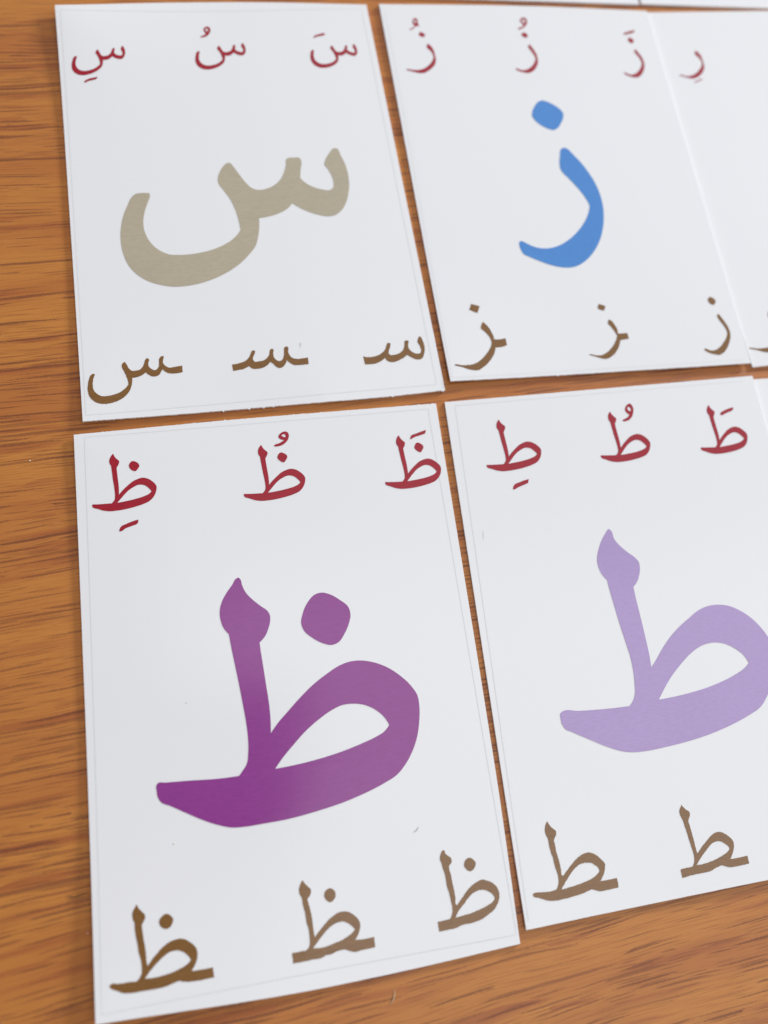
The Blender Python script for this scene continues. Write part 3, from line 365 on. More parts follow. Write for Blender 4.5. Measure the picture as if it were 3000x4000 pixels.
  hole=None,
  dot=[(30.62,-35.09,0),(31.27,-35.36,0),(31.72,-35.89,0),(31.75,-36.39,0),(31.36,-36.98,0),(30.85,-37.26,0),(30.36,-37.02,0),(29.92,-36.44,0),(29.84,-35.82,0),(30.19,-35.29,0)],
  mark=None,mhole=None),
dict(card='R',kind='brown',
  body=[(-28.24,-38.15,1),(-27.54,-38.81,0),(-26.76,-39.74,0),(-26.19,-40.83,0),(-25.78,-41.9,0),(-25.69,-42.47,1),(-24.25,-42.59,0),(-22.77,-42.47,1),(-22.52,-44.08,1),(-23.76,-44.35,0),(-25.56,-44.36,1),(-25.73,-45.07,0),(-26.16,-45.97,0),(-27.04,-46.99,0),(-28.2,-47.98,0),(-29.43,-48.71,0),(-30.61,-49.1,0),(-31.74,-48.95,0),(-33.22,-48.55,0),(-34.68,-47.96,0),(-36.43,-47.45,1),(-36.32,-47.26,0),(-35.57,-47.33,0),(-34.36,-47.61,0),(-33.23,-47.67,0),(-31.9,-47.63,0),(-30.63,-47.33,0),(-29.41,-46.68,0),(-28.26,-45.77,0),(-27.29,-44.76,0),(-26.66,-43.88,0),(-26.49,-43.12,0),(-26.72,-42.16,0),(-27.31,-41.25,0),(-28.18,-40.31,0),(-28.93,-39.68,1),(-28.72,-38.97,0)],
  hole=None,
  dot=None,
  mark=None,mhole=None),
dict(card='A',kind='red',
  body=[(-29.75,46.92,0),(-29.67,46.69,0),(-29.53,46.35,0),(-29.16,45.82,0),(-28.68,45.28,0),(-28.74,44.87,0),(-28.95,44.42,0),(-29.22,44.05,1),(-29.18,42.97,0),(-29.1,41.68,0),(-29.01,40.4,0),(-29.0,39.31,0),(-29.04,38.4,1),(-28.29,39.26,0),(-27.36,40.1,0),(-26.34,40.9,0),(-25.45,41.3,0),(-24.75,41.49,0),(-24.16,41.48,0),(-23.42,41.22,0),(-22.63,40.61,0),(-22.1,39.98,0),(-21.88,39.46,0),(-21.92,38.92,0),(-22.12,38.2,0),(-22.55,37.41,0),(-23.22,36.73,0),(-24.39,36.18,0),(-25.95,35.75,0),(-27.67,35.42,0),(-29.44,35.24,0),(-31.11,35.26,0),(-32.08,35.48,0),(-33.12,35.91,0),(-33.99,36.33,0),(-34.09,36.61,0),(-34.02,36.89,1),(-32.62,36.81,0),(-31.38,36.8,0),(-30.48,36.79,1),(-30.13,37.13,0),(-29.89,37.47,0),(-29.79,38.09,0),(-29.78,39.0,0),(-29.9,40.37,0),(-30.05,41.83,0),(-30.16,43.3,0),(-30.26,44.5,1),(-30.51,44.98,0),(-30.54,45.53,0),(-30.35,46.17,0),(-30.0,46.7,0)],
  hole=[(-29.41,36.81,1),(-28.8,37.48,0),(-27.95,38.42,0),(-27.02,39.26,0),(-26.03,39.83,0),(-25.32,40.11,0),(-24.73,40.11,0),(-24.07,39.88,0),(-23.45,39.34,0),(-22.89,38.57,1),(-23.41,38.1,0),(-24.31,37.71,0),(-25.53,37.39,0),(-26.9,37.12,0),(-28.18,36.94,0)],
  dot=[(-26.06,45.11,0),(-25.59,44.94,0),(-25.04,44.43,0),(-24.91,44.03,0),(-25.22,43.48,0),(-25.68,42.99,0),(-26.12,43.07,0),(-26.71,43.6,0),(-26.9,44.1,0),(-26.74,44.67,0),(-26.33,45.07,0)],
  mark=[(-29.32,31.07,1),(-29.23,31.48,0),(-28.91,32.0,0),(-27.94,32.42,0),(-26.8,32.82,0),(-25.67,33.06,1),(-25.71,32.62,0),(-25.92,32.27,0),(-26.85,31.94,0),(-27.98,31.59,0),(-29.17,31.03,0)],mhole=None),
dict(card='A',kind='red',
  body=[(-0.77,46.52,0),(-0.69,46.28,0),(-0.55,45.94,0),(-0.16,45.39,0),(0.33,44.84,0),(0.28,44.42,0),(0.06,43.97,0),(-0.21,43.6,1),(-0.16,42.5,0),(-0.07,41.19,0),(0.03,39.89,0),(0.05,38.78,0),(0.01,37.86,1),(0.79,38.71,0),(1.74,39.55,0),(2.77,40.34,0),(3.69,40.73,0),(4.41,40.9,0),(5.02,40.87,0),(5.79,40.59,0),(6.6,39.96,0),(7.15,39.31,0),(7.38,38.78,0),(7.35,38.23,0),(7.14,37.51,0),(6.7,36.71,0),(6.02,36.04,0),(4.82,35.51,0),(3.21,35.11,0),(1.45,34.81,0),(-0.38,34.66,0),(-2.09,34.71,0),(-3.1,34.96,0),(-4.17,35.42,0),(-5.07,35.86,0),(-5.18,36.15,0),(-5.11,36.43,1),(-3.66,36.33,0),(-2.38,36.28,0),(-1.45,36.26,1),(-1.1,36.59,0),(-0.85,36.94,0),(-0.75,37.57,0),(-0.75,38.48,0),(-0.89,39.87,0),(-1.05,41.37,0),(-1.18,42.86,0),(-1.28,44.08,1),(-1.54,44.57,0),(-1.58,45.13,0),(-1.39,45.78,0),(-1.04,46.31,0)],
  hole=[(-0.36,36.25,1),(0.27,36.93,0),(1.14,37.86,0),(2.09,38.69,0),(3.1,39.25,0),(3.83,39.51,0),(4.44,39.5,0),(5.12,39.26,0),(5.77,38.69,0),(6.34,37.9,1),(5.81,37.44,0),(4.9,37.06,0),(3.64,36.76,0),(2.22,36.52,0),(0.91,36.37,0)],
  dot=[(3.1,44.58,0),(3.61,44.38,0),(4.18,43.86,0),(4.22,43.44,0),(3.91,42.9,0),(3.46,42.42,0),(3.08,42.5,0),(2.51,42.97,0),(2.21,43.51,0),(2.34,43.97,0),(2.7,44.46,0)],
  mark=[(4.48,49.07,0),(4.85,48.83,0),(5.02,48.29,0),(4.91,47.63,0),(4.48,46.91,0),(3.81,46.35,0),(3.07,46.03,0),(1.92,45.98,1),(1.81,46.22,0),(2.05,46.39,0),(2.95,46.65,0),(3.94,47.24,1),(3.3,47.43,0),(2.89,47.84,0),(2.89,48.22,0),(3.24,48.67,0),(3.81,49.01,0)],mhole=[(3.51,48.22,1),(3.75,48.44,0),(4.07,48.51,0),(4.31,48.25,0),(4.27,47.83,1),(3.83,47.96,0)]),
dict(card='A',kind='red',
  body=[(27.99,46.35,0),(28.07,46.11,0),(28.21,45.77,0),(28.59,45.22,0),(29.07,44.66,0),(29.01,44.25,0),(28.8,43.81,0),(28.54,43.44,1),(28.58,42.35,0),(28.68,41.05,0),(28.77,39.76,0),(28.8,38.66,0),(28.76,37.75,1),(29.51,38.58,0),(30.44,39.41,0),(31.46,40.18,0),(32.35,40.55,0),(33.06,40.71,0),(33.66,40.68,0),(34.41,40.39,0),(35.21,39.76,0),(35.74,39.11,0),(35.96,38.58,0),(35.93,38.03,0),(35.73,37.32,0),(35.3,36.54,0),(34.63,35.87,0),(33.47,35.36,0),(31.89,34.98,0),(30.17,34.7,0),(28.38,34.58,0),(26.7,34.64,0),(25.71,34.9,0),(24.66,35.37,0),(23.78,35.82,0),(23.68,36.1,0),(23.74,36.38,1),(25.16,36.26,0),(26.42,36.2,0),(27.32,36.17,1),(27.67,36.5,0),(27.91,36.84,0),(28.01,37.46,0),(28.01,38.37,0),(27.88,39.75,0),(27.71,41.24,0),(27.59,42.72,0),(27.49,43.93,1),(27.23,44.42,0),(27.19,44.98,0),(27.38,45.61,0),(27.73,46.14,0)],
  hole=[(28.4,36.15,1),(29.01,36.82,0),(29.86,37.73,0),(30.79,38.55,0),(31.78,39.09,0),(32.49,39.34,0),(33.09,39.33,0),(33.76,39.08,0),(34.39,38.51,0),(34.95,37.72,1),(34.43,37.27,0),(33.54,36.9,0),(32.31,36.61,0),(30.92,36.39,0),(29.64,36.25,0)],
  dot=[(31.84,44.45,0),(32.36,44.19,0),(32.89,43.61,0),(32.88,43.23,0),(32.57,42.72,0),(32.12,42.25,0),(31.72,42.4,0),(31.14,42.93,0),(30.94,43.43,0),(31.15,43.95,0),(31.49,44.36,0)],
  mark=[(30.28,45.33,1),(30.42,45.71,0),(30.67,46.13,0),(31.57,46.45,0),(32.75,46.8,0),(34.03,47.15,1),(33.72,46.33,1),(32.44,45.99,0),(31.27,45.69,0),(30.56,45.36,0)],mhole=None),
dict(card='B',kind='red',
  body=[(-25.49,46.48,0),(-25.4,46.25,0),(-25.26,45.91,0),(-24.87,45.38,0),(-24.38,44.83,0),(-24.44,44.42,0),(-24.66,43.98,0),(-24.93,43.61,1),(-24.89,42.52,0),(-24.8,41.23,0),(-24.71,39.95,0),(-24.69,38.86,0),(-24.74,37.96,1),(-23.95,38.8,0),(-22.99,39.64,0),(-21.93,40.42,0),(-21.01,40.81,0),(-20.28,40.99,0),(-19.66,40.97,0),(-18.89,40.7,0),(-18.07,40.09,0),(-17.52,39.45,0),(-17.29,38.93,0),(-17.33,38.38,0),(-17.54,37.67,0),(-17.98,36.89,0),(-18.68,36.21,0),(-19.89,35.68,0),(-21.51,35.27,0),(-23.3,34.96,0),(-25.14,34.8,0),(-26.88,34.83,0),(-27.89,35.06,0),(-28.98,35.51,0),(-29.89,35.94,0),(-29.99,36.21,0),(-29.92,36.5,1),(-28.46,36.41,0),(-27.16,36.37,0),(-26.22,36.36,1),(-25.87,36.69,0),(-25.62,37.03,0),(-25.51,37.66,0),(-25.51,38.56,0),(-25.63,39.93,0),(-25.79,41.4,0),(-25.91,42.87,0),(-26.02,44.07,1),(-26.28,44.55,0),(-26.31,45.11,0),(-26.12,45.74,0),(-25.76,46.27,0)],
  hole=[(-25.12,36.36,1),(-24.48,37.03,0),(-23.6,37.96,0),(-22.63,38.79,0),(-21.61,39.35,0),(-20.87,39.61,0),(-20.25,39.61,0),(-19.57,39.38,0),(-18.92,38.82,0),(-18.34,38.05,1),(-18.88,37.59,0),(-19.81,37.21,0),(-21.07,36.9,0),(-22.51,36.65,0),(-23.84,36.49,0)],
  dot=None,
  mark=[(-25.12,30.62,1),(-25.0,31.06,0),(-24.64,31.61,0),(-23.44,32.04,0),(-22.39,32.35,0),(-21.23,32.56,1),(-21.57,31.7,1),(-22.67,31.34,0),(-23.9,30.96,0),(-24.86,30.58,0)],mhole=None),
dict(card='B',kind='red',
  body=[(0.4,46.49,0),(0.48,46.25,0),(0.62,45.91,0),(0.98,45.35,0),(1.45,44.79,0),(1.39,44.37,0),(1.17,43.93,0),(0.91,43.57,1),(0.94,42.47,0),(1.01,41.16,0),(1.09,39.87,0),(1.1,38.76,0),(1.05,37.85,1),(1.81,38.68,0),(2.74,39.5,0),(3.75,40.26,0),(4.64,40.62,0),(5.33,40.78,0),(5.92,40.74,0),(6.66,40.45,0),(7.44,39.8,0),(7.96,39.14,0),(8.17,38.61,0),(8.13,38.06,0),(7.92,37.35,0),(7.49,36.57,0),(6.82,35.91,0),(5.67,35.4,0),(4.11,35.04,0),(2.4,34.78,0),(0.63,34.67,0),(-1.03,34.75,0),(-2.0,35.02,0),(-3.03,35.5,0),(-3.9,35.96,0),(-4.0,36.24,0),(-3.93,36.53,1),(-2.53,36.39,0),(-1.29,36.32,0),(-0.39,36.28,1),(-0.05,36.61,0),(0.2,36.94,0),(0.3,37.57,0),(0.32,38.48,0),(0.21,39.87,0),(0.07,41.36,0),(-0.03,42.85,0),(-0.12,44.07,1),(-0.37,44.56,0),(-0.4,45.13,0),(-0.2,45.76,0),(0.15,46.28,0)],
  hole=[(0.67,36.25,1),(1.28,36.91,0),(2.14,37.82,0),(3.07,38.63,0),(4.05,39.16,0),(4.76,39.41,0),(5.35,39.39,0),(6.0,39.13,0),(6.61,38.55,0),(7.16,37.75,1),(6.64,37.31,0),(5.75,36.95,0),(4.54,36.67,0),(3.17,36.47,0),(1.89,36.34,0)],
  dot=None,
  mark=[(5.55,48.06,0),(5.93,47.54,0),(6.05,46.72,0),(5.81,45.85,0),(5.35,44.99,0),(4.66,44.33,0),(3.89,44.03,0),(2.96,44.06,0),(2.91,44.24,0),(3.46,44.51,0),(4.36,44.97,0),(4.78,45.43,1),(4.3,45.87,0),(4.0,46.51,0),(4.13,47.13,0),(4.62,47.72,0),(5.14,48.04,0)],mhole=[(5.02,47.29,0),(5.32,47.04,0),(5.4,46.59,0),(5.1,46.26,0),(4.74,46.64,0),(4.66,47.09,0)]),
dict(card='B',kind='red',
  body=[(24.48,46.34,0),(24.55,46.1,0),(24.68,45.76,0),(25.04,45.22,0),(25.49,44.66,0),(25.43,44.25,0),(25.2,43.81,0),(24.93,43.45,1),(24.95,42.36,0),(25.0,41.06,0),(25.06,39.77,0),(25.05,38.68,0),(24.98,37.78,1),(25.75,38.6,0),(26.69,39.41,0),(27.7,40.18,0),(28.59,40.54,0),(29.29,40.69,0),(29.87,40.66,0),(30.6,40.37,0),(31.36,39.73,0),(31.87,39.08,0),(32.07,38.55,0),(32.02,38.01,0),(31.8,37.3,0),(31.37,36.52,0),(30.69,35.87,0),(29.53,35.36,0),(27.98,34.99,0),(26.28,34.73,0),(24.52,34.61,0),(22.87,34.69,0),(21.91,34.95,0),(20.89,35.43,0),(20.04,35.88,0),(19.95,36.16,0),(20.02,36.44,1),(21.41,36.32,0),(22.64,36.25,0),(23.53,36.21,1),(23.88,36.54,0),(24.13,36.87,0),(24.24,37.49,0),(24.27,38.4,0),(24.18,39.78,0),(24.06,41.26,0),(23.99,42.74,0),(23.92,43.94,1),(23.68,44.43,0),(23.66,44.99,0),(23.86,45.62,0),(24.22,46.14,0)],
  hole=[(24.58,36.19,1),(25.2,36.84,0),(26.06,37.75,0),(27.0,38.56,0),(27.99,39.09,0),(28.69,39.33,0),(29.28,39.32,0),(29.92,39.06,0),(30.52,38.49,0),(31.06,37.7,1),(30.53,37.26,0),(29.65,36.9,0),(28.44,36.62,0),(27.07,36.41,0),(25.8,36.28,0)],
  dot=None,
  mark=[(26.76,43.69,1),(26.97,44.31,0),(27.67,44.67,0),(29.0,45.12,0),(30.38,45.38,1),(30.18,44.8,0),(29.79,44.56,0),(28.57,44.19,0),(27.23,43.7,0)],mhole=None),
dict(card='A',kind='brown',
  body=[(-29.3,-34.89,1),(-29.03,-35.42,0),(-28.55,-36.04,0),(-28.01,-36.73,0),(-28.0,-37.27,0),(-28.35,-37.85,0),(-28.53,-38.14,0),(-28.51,-38.94,0),(-28.4,-40.12,0),(-28.23,-41.42,0),(-28.12,-42.7,0),(-28.06,-43.75,0),(-27.93,-44.56,1),(-27.28,-43.79,0),(-26.34,-42.92,0),(-25.27,-42.06,0),(-24.22,-41.56,0),(-23.3,-41.36,0),(-22.27,-41.38,0),(-21.27,-41.88,0),(-20.4,-42.63,0),(-19.88,-43.36,0),(-19.76,-44.13,0),(-19.93,-45.05,0),(-20.39,-45.92,0),(-20.95,-46.6,1),(-19.19,-46.67,0),(-17.4,-46.64,1),(-17.29,-48.19,1),(-19.07,-48.22,0),(-20.77,-48.16,0),(-22.12,-47.95,0),(-22.94,-47.64,1),(-24.25,-47.9,0),(-25.72,-48.14,0),(-27.39,-48.12,0),(-29.15,-48.04,0),(-30.69,-47.99,0),(-31.78,-47.8,0),(-32.85,-47.28,0),(-33.82,-46.74,0),(-34.08,-46.39,0),(-33.91,-46.17,0),(-32.6,-46.26,0),(-31.06,-46.34,0),(-29.74,-46.44,1),(-29.28,-46.01,0),(-28.92,-45.46,0),(-28.89,-44.64,0),(-28.94,-43.49,0),(-29.23,-42.39,0),(-29.39,-41.0,0),(-29.62,-39.8,0),(-29.74,-38.51,0),(-29.76,-37.66,0),(-30.01,-36.97,0),(-30.03,-36.11,0),(-29.72,-35.52,0)],
  hole=[(-28.46,-46.32,1),(-27.7,-45.48,0),(-26.53,-44.46,0),(-25.24,-43.54,0),(-23.97,-43.04,0),(-22.72,-43.11,0),(-21.84,-43.64,0),(-21.15,-44.4,0),(-20.89,-44.87,1),(-21.62,-45.48,0),(-23.01,-45.95,0),(-24.27,-46.24,0),(-25.51,-46.37,0),(-27.08,-46.43,0)],
  dot=[(-24.55,-37.15,0),(-23.88,-37.5,0),(-23.45,-38.11,0),(-23.55,-38.74,0),(-23.98,-39.31,0),(-24.68,-39.46,0),(-25.34,-39.12,0),(-25.74,-38.47,0),(-25.68,-37.94,0),(-25.13,-37.34,0)],
  mark=None,mhole=None),
dict(card='A',kind='brown',
  body=[(-1.03,-35.78,1),(-0.75,-36.29,0),(-0.21,-36.94,0),(0.24,-37.48,0),(0.23,-38.04,0),(-0.14,-38.63,0),(-0.42,-38.86,0),(-0.36,-39.71,0),(-0.21,-40.65,0),(-0.09,-41.41,0),(-0.01,-42.53,0),(0.02,-43.63,0),(0.06,-44.64,0),(0.15,-45.2,1),(0.89,-44.42,0),(1.89,-43.59,0),(3.0,-42.77,0),(4.08,-42.22,0),(5.12,-41.98,0),(6.43,-42.2,0),(7.27,-42.81,0),(7.99,-43.63,0),(8.25,-44.41,0),(8.16,-45.13,0),(7.81,-45.9,0),(7.03,-46.86,1),(8.7,-46.97,0),(10.44,-46.95,1),(10.44,-48.55,1),(8.49,-48.62,0),(6.55,-48.64,0),(5.88,-48.34,0),(5.11,-47.98,1),(3.9,-48.03,0),(2.66,-48.31,0),(1.55,-48.38,0),(1.23,-48.54,0),(-0.37,-48.57,0),(-2.16,-48.6,0),(-3.99,-48.6,1),(-4.01,-46.93,1),(-2.78,-46.97,0),(-1.59,-46.96,1),(-1.04,-46.52,0),(-0.83,-45.93,0),(-0.78,-45.03,0),(-0.8,-43.85,0),(-1.03,-42.71,0),(-1.1,-41.51,0),(-1.21,-40.58,0),(-1.4,-39.53,0),(-1.45,-38.59,0),(-1.74,-37.99,0),(-1.79,-37.05,0),(-1.47,-36.36,0)],
  hole=[(-0.33,-46.87,1),(0.4,-46.14,0),(1.4,-45.23,0),(2.51,-44.34,0),(3.7,-43.72,0),(4.74,-43.53,0),(5.54,-43.62,0),(6.3,-44.08,0),(6.84,-44.63,0),(7.19,-45.15,0),(6.72,-45.62,0),(5.75,-46.09,0),(4.48,-46.5,0),(3.03,-46.79,0),(1.4,-47.0,0)],
  dot=[(3.61,-37.86,0),(4.15,-38.14,0),(4.49,-38.66,0),(4.47,-39.31,0),(4.04,-39.89,0),(3.45,-40.12,0),(2.93,-39.8,0),(2.54,-39.18,0),(2.57,-38.53,0),(3.04,-38.0,0)],
  mark=None,mhole=None),
dict(card='A',kind='brown',
  body=[(24.99,-34.95,0),(25.22,-35.14,0),(25.2,-35.52,0),(25.68,-35.98,0),(26.26,-36.61,0),(26.12,-37.28,0),(25.61,-37.81,0),(25.62,-38.49,0),(25.74,-39.35,0),(25.79,-40.11,0),(25.85,-41.03,0),(25.92,-41.94,0),(25.96,-43.0,0),(25.92,-44.26,0),(26.06,-44.47,1),(26.72,-43.8,0),(27.61,-42.97,0),(28.59,-42.16,0),(29.64,-41.5,0),(30.64,-41.13,0),(31.35,-40.98,0),(32.41,-41.35,0),(33.26,-41.87,0),(33.97,-42.74,0),(34.2,-43.61,0),(34.07,-44.57,0),(33.57,-45.47,0),(32.74,-46.3,0),(31.53,-46.92,0),(30.25,-47.44,0),(28.34,-47.74,0),(26.31,-47.8,0),(25.61,-48.01,0),(23.85,-48.08,0),(22.14,-48.11,1),(22.12,-46.5,1),(23.27,-46.48,0),(24.41,-46.41,1),(24.88,-45.79,0),(25.07,-45.38,0),(25.11,-44.35,0),(25.04,-43.22,0),(24.95,-42.23,0),(24.76,-41.3,0),(24.69,-40.08,0),(24.62,-38.94,0),(24.4,-37.92,0),(24.31,-37.14,0),(24.11,-36.5,0),(24.39,-35.55,0)],
  hole=[(25.49,-46.41,1),(26.09,-45.55,0),(27.08,-44.68,0),(28.16,-43.74,0),(29.31,-42.95,0),(30.3,-42.67,0),(31.24,-42.67,0),(32.11,-43.04,0),(32.86,-43.69,0),(33.21,-44.35,0),(32.72,-44.95,0),(31.71,-45.38,0),(30.37,-45.75,0),(29.49,-45.94,0),(28.61,-46.12,0),(27.07,-46.24,0)],
  dot=[(29.58,-36.99,0),(30.26,-37.33,0),(30.66,-38.01,0),(30.47,-38.59,0),(29.96,-39.12,0),(29.42,-39.26,0),(28.8,-38.86,0),(28.44,-38.19,0),(28.58,-37.6,0),(29.0,-37.13,0)],
  mark=None,mhole=None),
dict(card='B',kind='brown',
  body=[(-30.09,-34.79,1),(-29.84,-35.45,0),(-29.29,-36.21,0),(-28.75,-36.76,0),(-28.8,-37.32,0),(-29.22,-37.93,0),(-29.38,-38.17,0),(-29.39,-39.09,0),(-29.39,-40.22,0),(-29.24,-41.27,0),(-29.12,-42.1,0),(-29.08,-43.33,0),(-29.07,-44.44,0),(-28.93,-44.61,1),(-27.88,-43.72,0),(-26.48,-42.62,0),(-25.13,-41.81,0),(-24.11,-41.45,0),(-22.92,-41.43,0),(-21.85,-41.96,0),(-20.98,-42.87,0),(-20.34,-43.79,0),(-20.44,-44.49,0),(-20.96,-45.53,0),(-21.84,-46.56,1),(-20.25,-46.61,0),(-18.49,-46.56,1),(-18.53,-48.21,1),(-20.38,-48.27,0),(-22.49,-48.21,0),(-23.24,-47.9,0),(-23.84,-47.65,1),(-25.5,-48.04,0),(-27.06,-48.23,0),(-29.18,-48.38,0),(-30.69,-48.43,0),(-32.05,-48.31,0),(-33.45,-47.83,0),(-34.39,-47.38,0),(-35.21,-46.95,0),(-35.21,-46.65,0),(-34.79,-46.52,0),(-33.44,-46.64,0),(-31.73,-46.72,0),(-30.74,-46.68,1),(-30.14,-45.98,0),(-29.89,-45.02,0),(-29.89,-43.91,0),(-30.13,-42.76,0),(-30.21,-41.42,0),(-30.44,-40.26,0),(-30.53,-38.92,0),(-30.59,-37.78,0),(-30.87,-36.8,0),(-30.73,-35.79,0),(-30.36,-35.12,0)],
  hole=[(-29.66,-46.76,1),(-28.77,-45.8,0),(-27.6,-44.68,0),(-26.34,-43.66,0),(-25.17,-43.13,0),(-23.98,-43.06,0),(-23.07,-43.21,0),(-22.24,-43.8,0),(-21.72,-44.39,0),(-21.64,-44.81,0),(-22.22,-45.33,0),(-23.28,-45.87,0),(-24.27,-46.12,0),(-25.74,-46.39,0),(-27.53,-46.6,0),(-28.84,-46.74,0)],
  dot=None,
  mark=None,mhole=None),
dict(card='B',kind='brown',
  body=[(-2.57,-35.94,1),(-2.34,-36.38,0),(-1.93,-36.85,0),(-1.33,-37.39,0),(-1.32,-37.99,0),(-1.67,-38.57,0),(-1.86,-38.9,0),(-1.83,-39.81,0),(-1.76,-40.81,0),(-1.68,-41.72,0),(-1.61,-42.71,0),(-1.6,-43.69,0),(-1.54,-44.68,0),(-1.46,-45.0,1),(-0.51,-44.12,0),(0.66,-43.23,0),(1.94,-42.35,0),(3.01,-41.89,0),(3.97,-41.85,0),(4.92,-42.27,0),(5.78,-43.03,0),(6.36,-43.83,0),(6.35,-44.64,0),(6.0,-45.57,0),(5.56,-46.22,0),(5.01,-46.89,1),(6.84,-46.95,0),(8.67,-46.88,1),(8.65,-48.3,1),(6.46,-48.35,0),(4.37,-48.29,0),(3.61,-48.0,0),(3.0,-47.72,1),(1.85,-47.94,0),(0.49,-48.34,0),(-1.2,-48.43,0),(-3.28,-48.49,0),(-5.53,-48.66,1),(-5.57,-47.13,1),(-4.26,-47.07,0),(-3.12,-47.03,1),(-2.54,-46.38,0),(-2.32,-45.7,0),(-2.29,-44.56,0),(-2.43,-43.47,0),(-2.61,-42.11,0),(-2.68,-41.12,0),(-2.88,-39.83,0),(-3.03,-38.55,0),(-3.31,-37.78,0),(-3.32,-36.96,0),(-2.97,-36.38,0)],
  hole=[(-2.16,-46.92,1),(-1.33,-46.12,0),(-0.39,-45.3,0),(0.78,-44.41,0),(2.03,-43.62,0),(2.93,-43.4,0),(3.83,-43.58,0),(4.64,-44.11,0),(5.14,-44.63,0),(5.28,-45.1,0),(4.78,-45.56,0),(3.71,-46.02,0),(2.35,-46.43,0),(1.34,-46.67,0),(-0.38,-46.89,0)],
  dot=None,
  mark=None,mhole=None)]
BORDER = {'S': [[-35.706, 49.587], [35.477, 51.332], [35.977, -51.134], [-36.559, -50.931]], 'A': [[-35.012, 50.804], [35.209, 51.906], [36.211, -51.038], [-35.377, -50.2]], 'B': [[-34.74, 50.429], [34.82, 51.675], None, [-36.89, -51.026]], 'Z': [[-35.897, 50.415], None, [34.719, -51.834], [-36.005, -50.854]]}
FIB = {'card_hair': [[19.954, -31.031], [20.359, -30.917], [20.694, -30.614], [20.935, -30.296]], 's_hair': [[7.823, -38.627], [7.999, -38.948], [7.833, -39.359], [7.822, -39.845]], 'b_hair': [[-33.189, 22.239], [-33.216, 21.42], [-33.325, 20.447]], 'wood_white': [[22.325, -48.551], [22.778, -47.985], [23.052, -47.291], [23.101, -46.346]], 'wood_dark': [[-33.34, -29.594], [-32.771, -29.849], [-32.057, -29.911], [-31.127, -29.622], [-30.312, -29.408], [-29.613, -29.27]], 'specksA': [[-18.951, -2.653], [-22.58, -26.234], [30.972, 9.897]], 'specksB': [[-21.44, -22.284]], 'speckW': [[-48.551, 47.871], [-29.402, -35.534]]}

def zsurf(c, x, y):
    z = TH + c['tilt'] * (x / CW + 0.5)
    for sx, sy, L, R in c['lifts']:
        d = math.hypot(x - sx * CW / 2, y - sy * CH / 2)
        z += L * max(0.0, 1 - d / R) ** 2
    return z

def edge_curve(a, b, mids):
    """smooth hand-cut edge from corner a to corner b bowing through the mid points"""
    ax, ay = a; bx, by = b
    L = math.hypot(bx - ax, by - ay); ux, uy = (bx - ax) / L, (by - ay) / L
    pts = [(0.0, 0.0)] + sorted((((m[0] - ax) * ux + (m[1] - ay) * uy) / L, -(m[0] - ax) * uy + (m[1] - ay) * ux) for m in mids) + [(1.0, 0.0)]
    def f(t):
        for i in range(len(pts) - 1):
            if t <= pts[i + 1][0] or i == len(pts) - 2:
                p1, p2 = pts[i], pts[i + 1]
                p0 = pts[i - 1] if i else (2 * p1[0] - p2[0], 2 * p1[1] - p2[1])
                p3 = pts[i + 2] if i + 2 < len(pts) else (2 * p2[0] - p1[0], 2 * p2[1] - p1[1])
                h = p2[0] - p1[0]; s = (t - p1[0]) / h
                m1 = (p2[1] - p0[1]) / (p2[0] - p0[0]) * h; m2 = (p3[1] - p1[1]) / (p3[0] - p1[0]) * h
                d = (2*s**3 - 3*s**2 + 1) * p1[1] + (s**3 - 2*s**2 + s) * m1 + (-2*s**3 + 3*s**2) * p2[1] + (s**3 - s**2) * m2
                return (ax + ux * L * t - uy * d, ay + uy * L * t + ux * d)
    return f

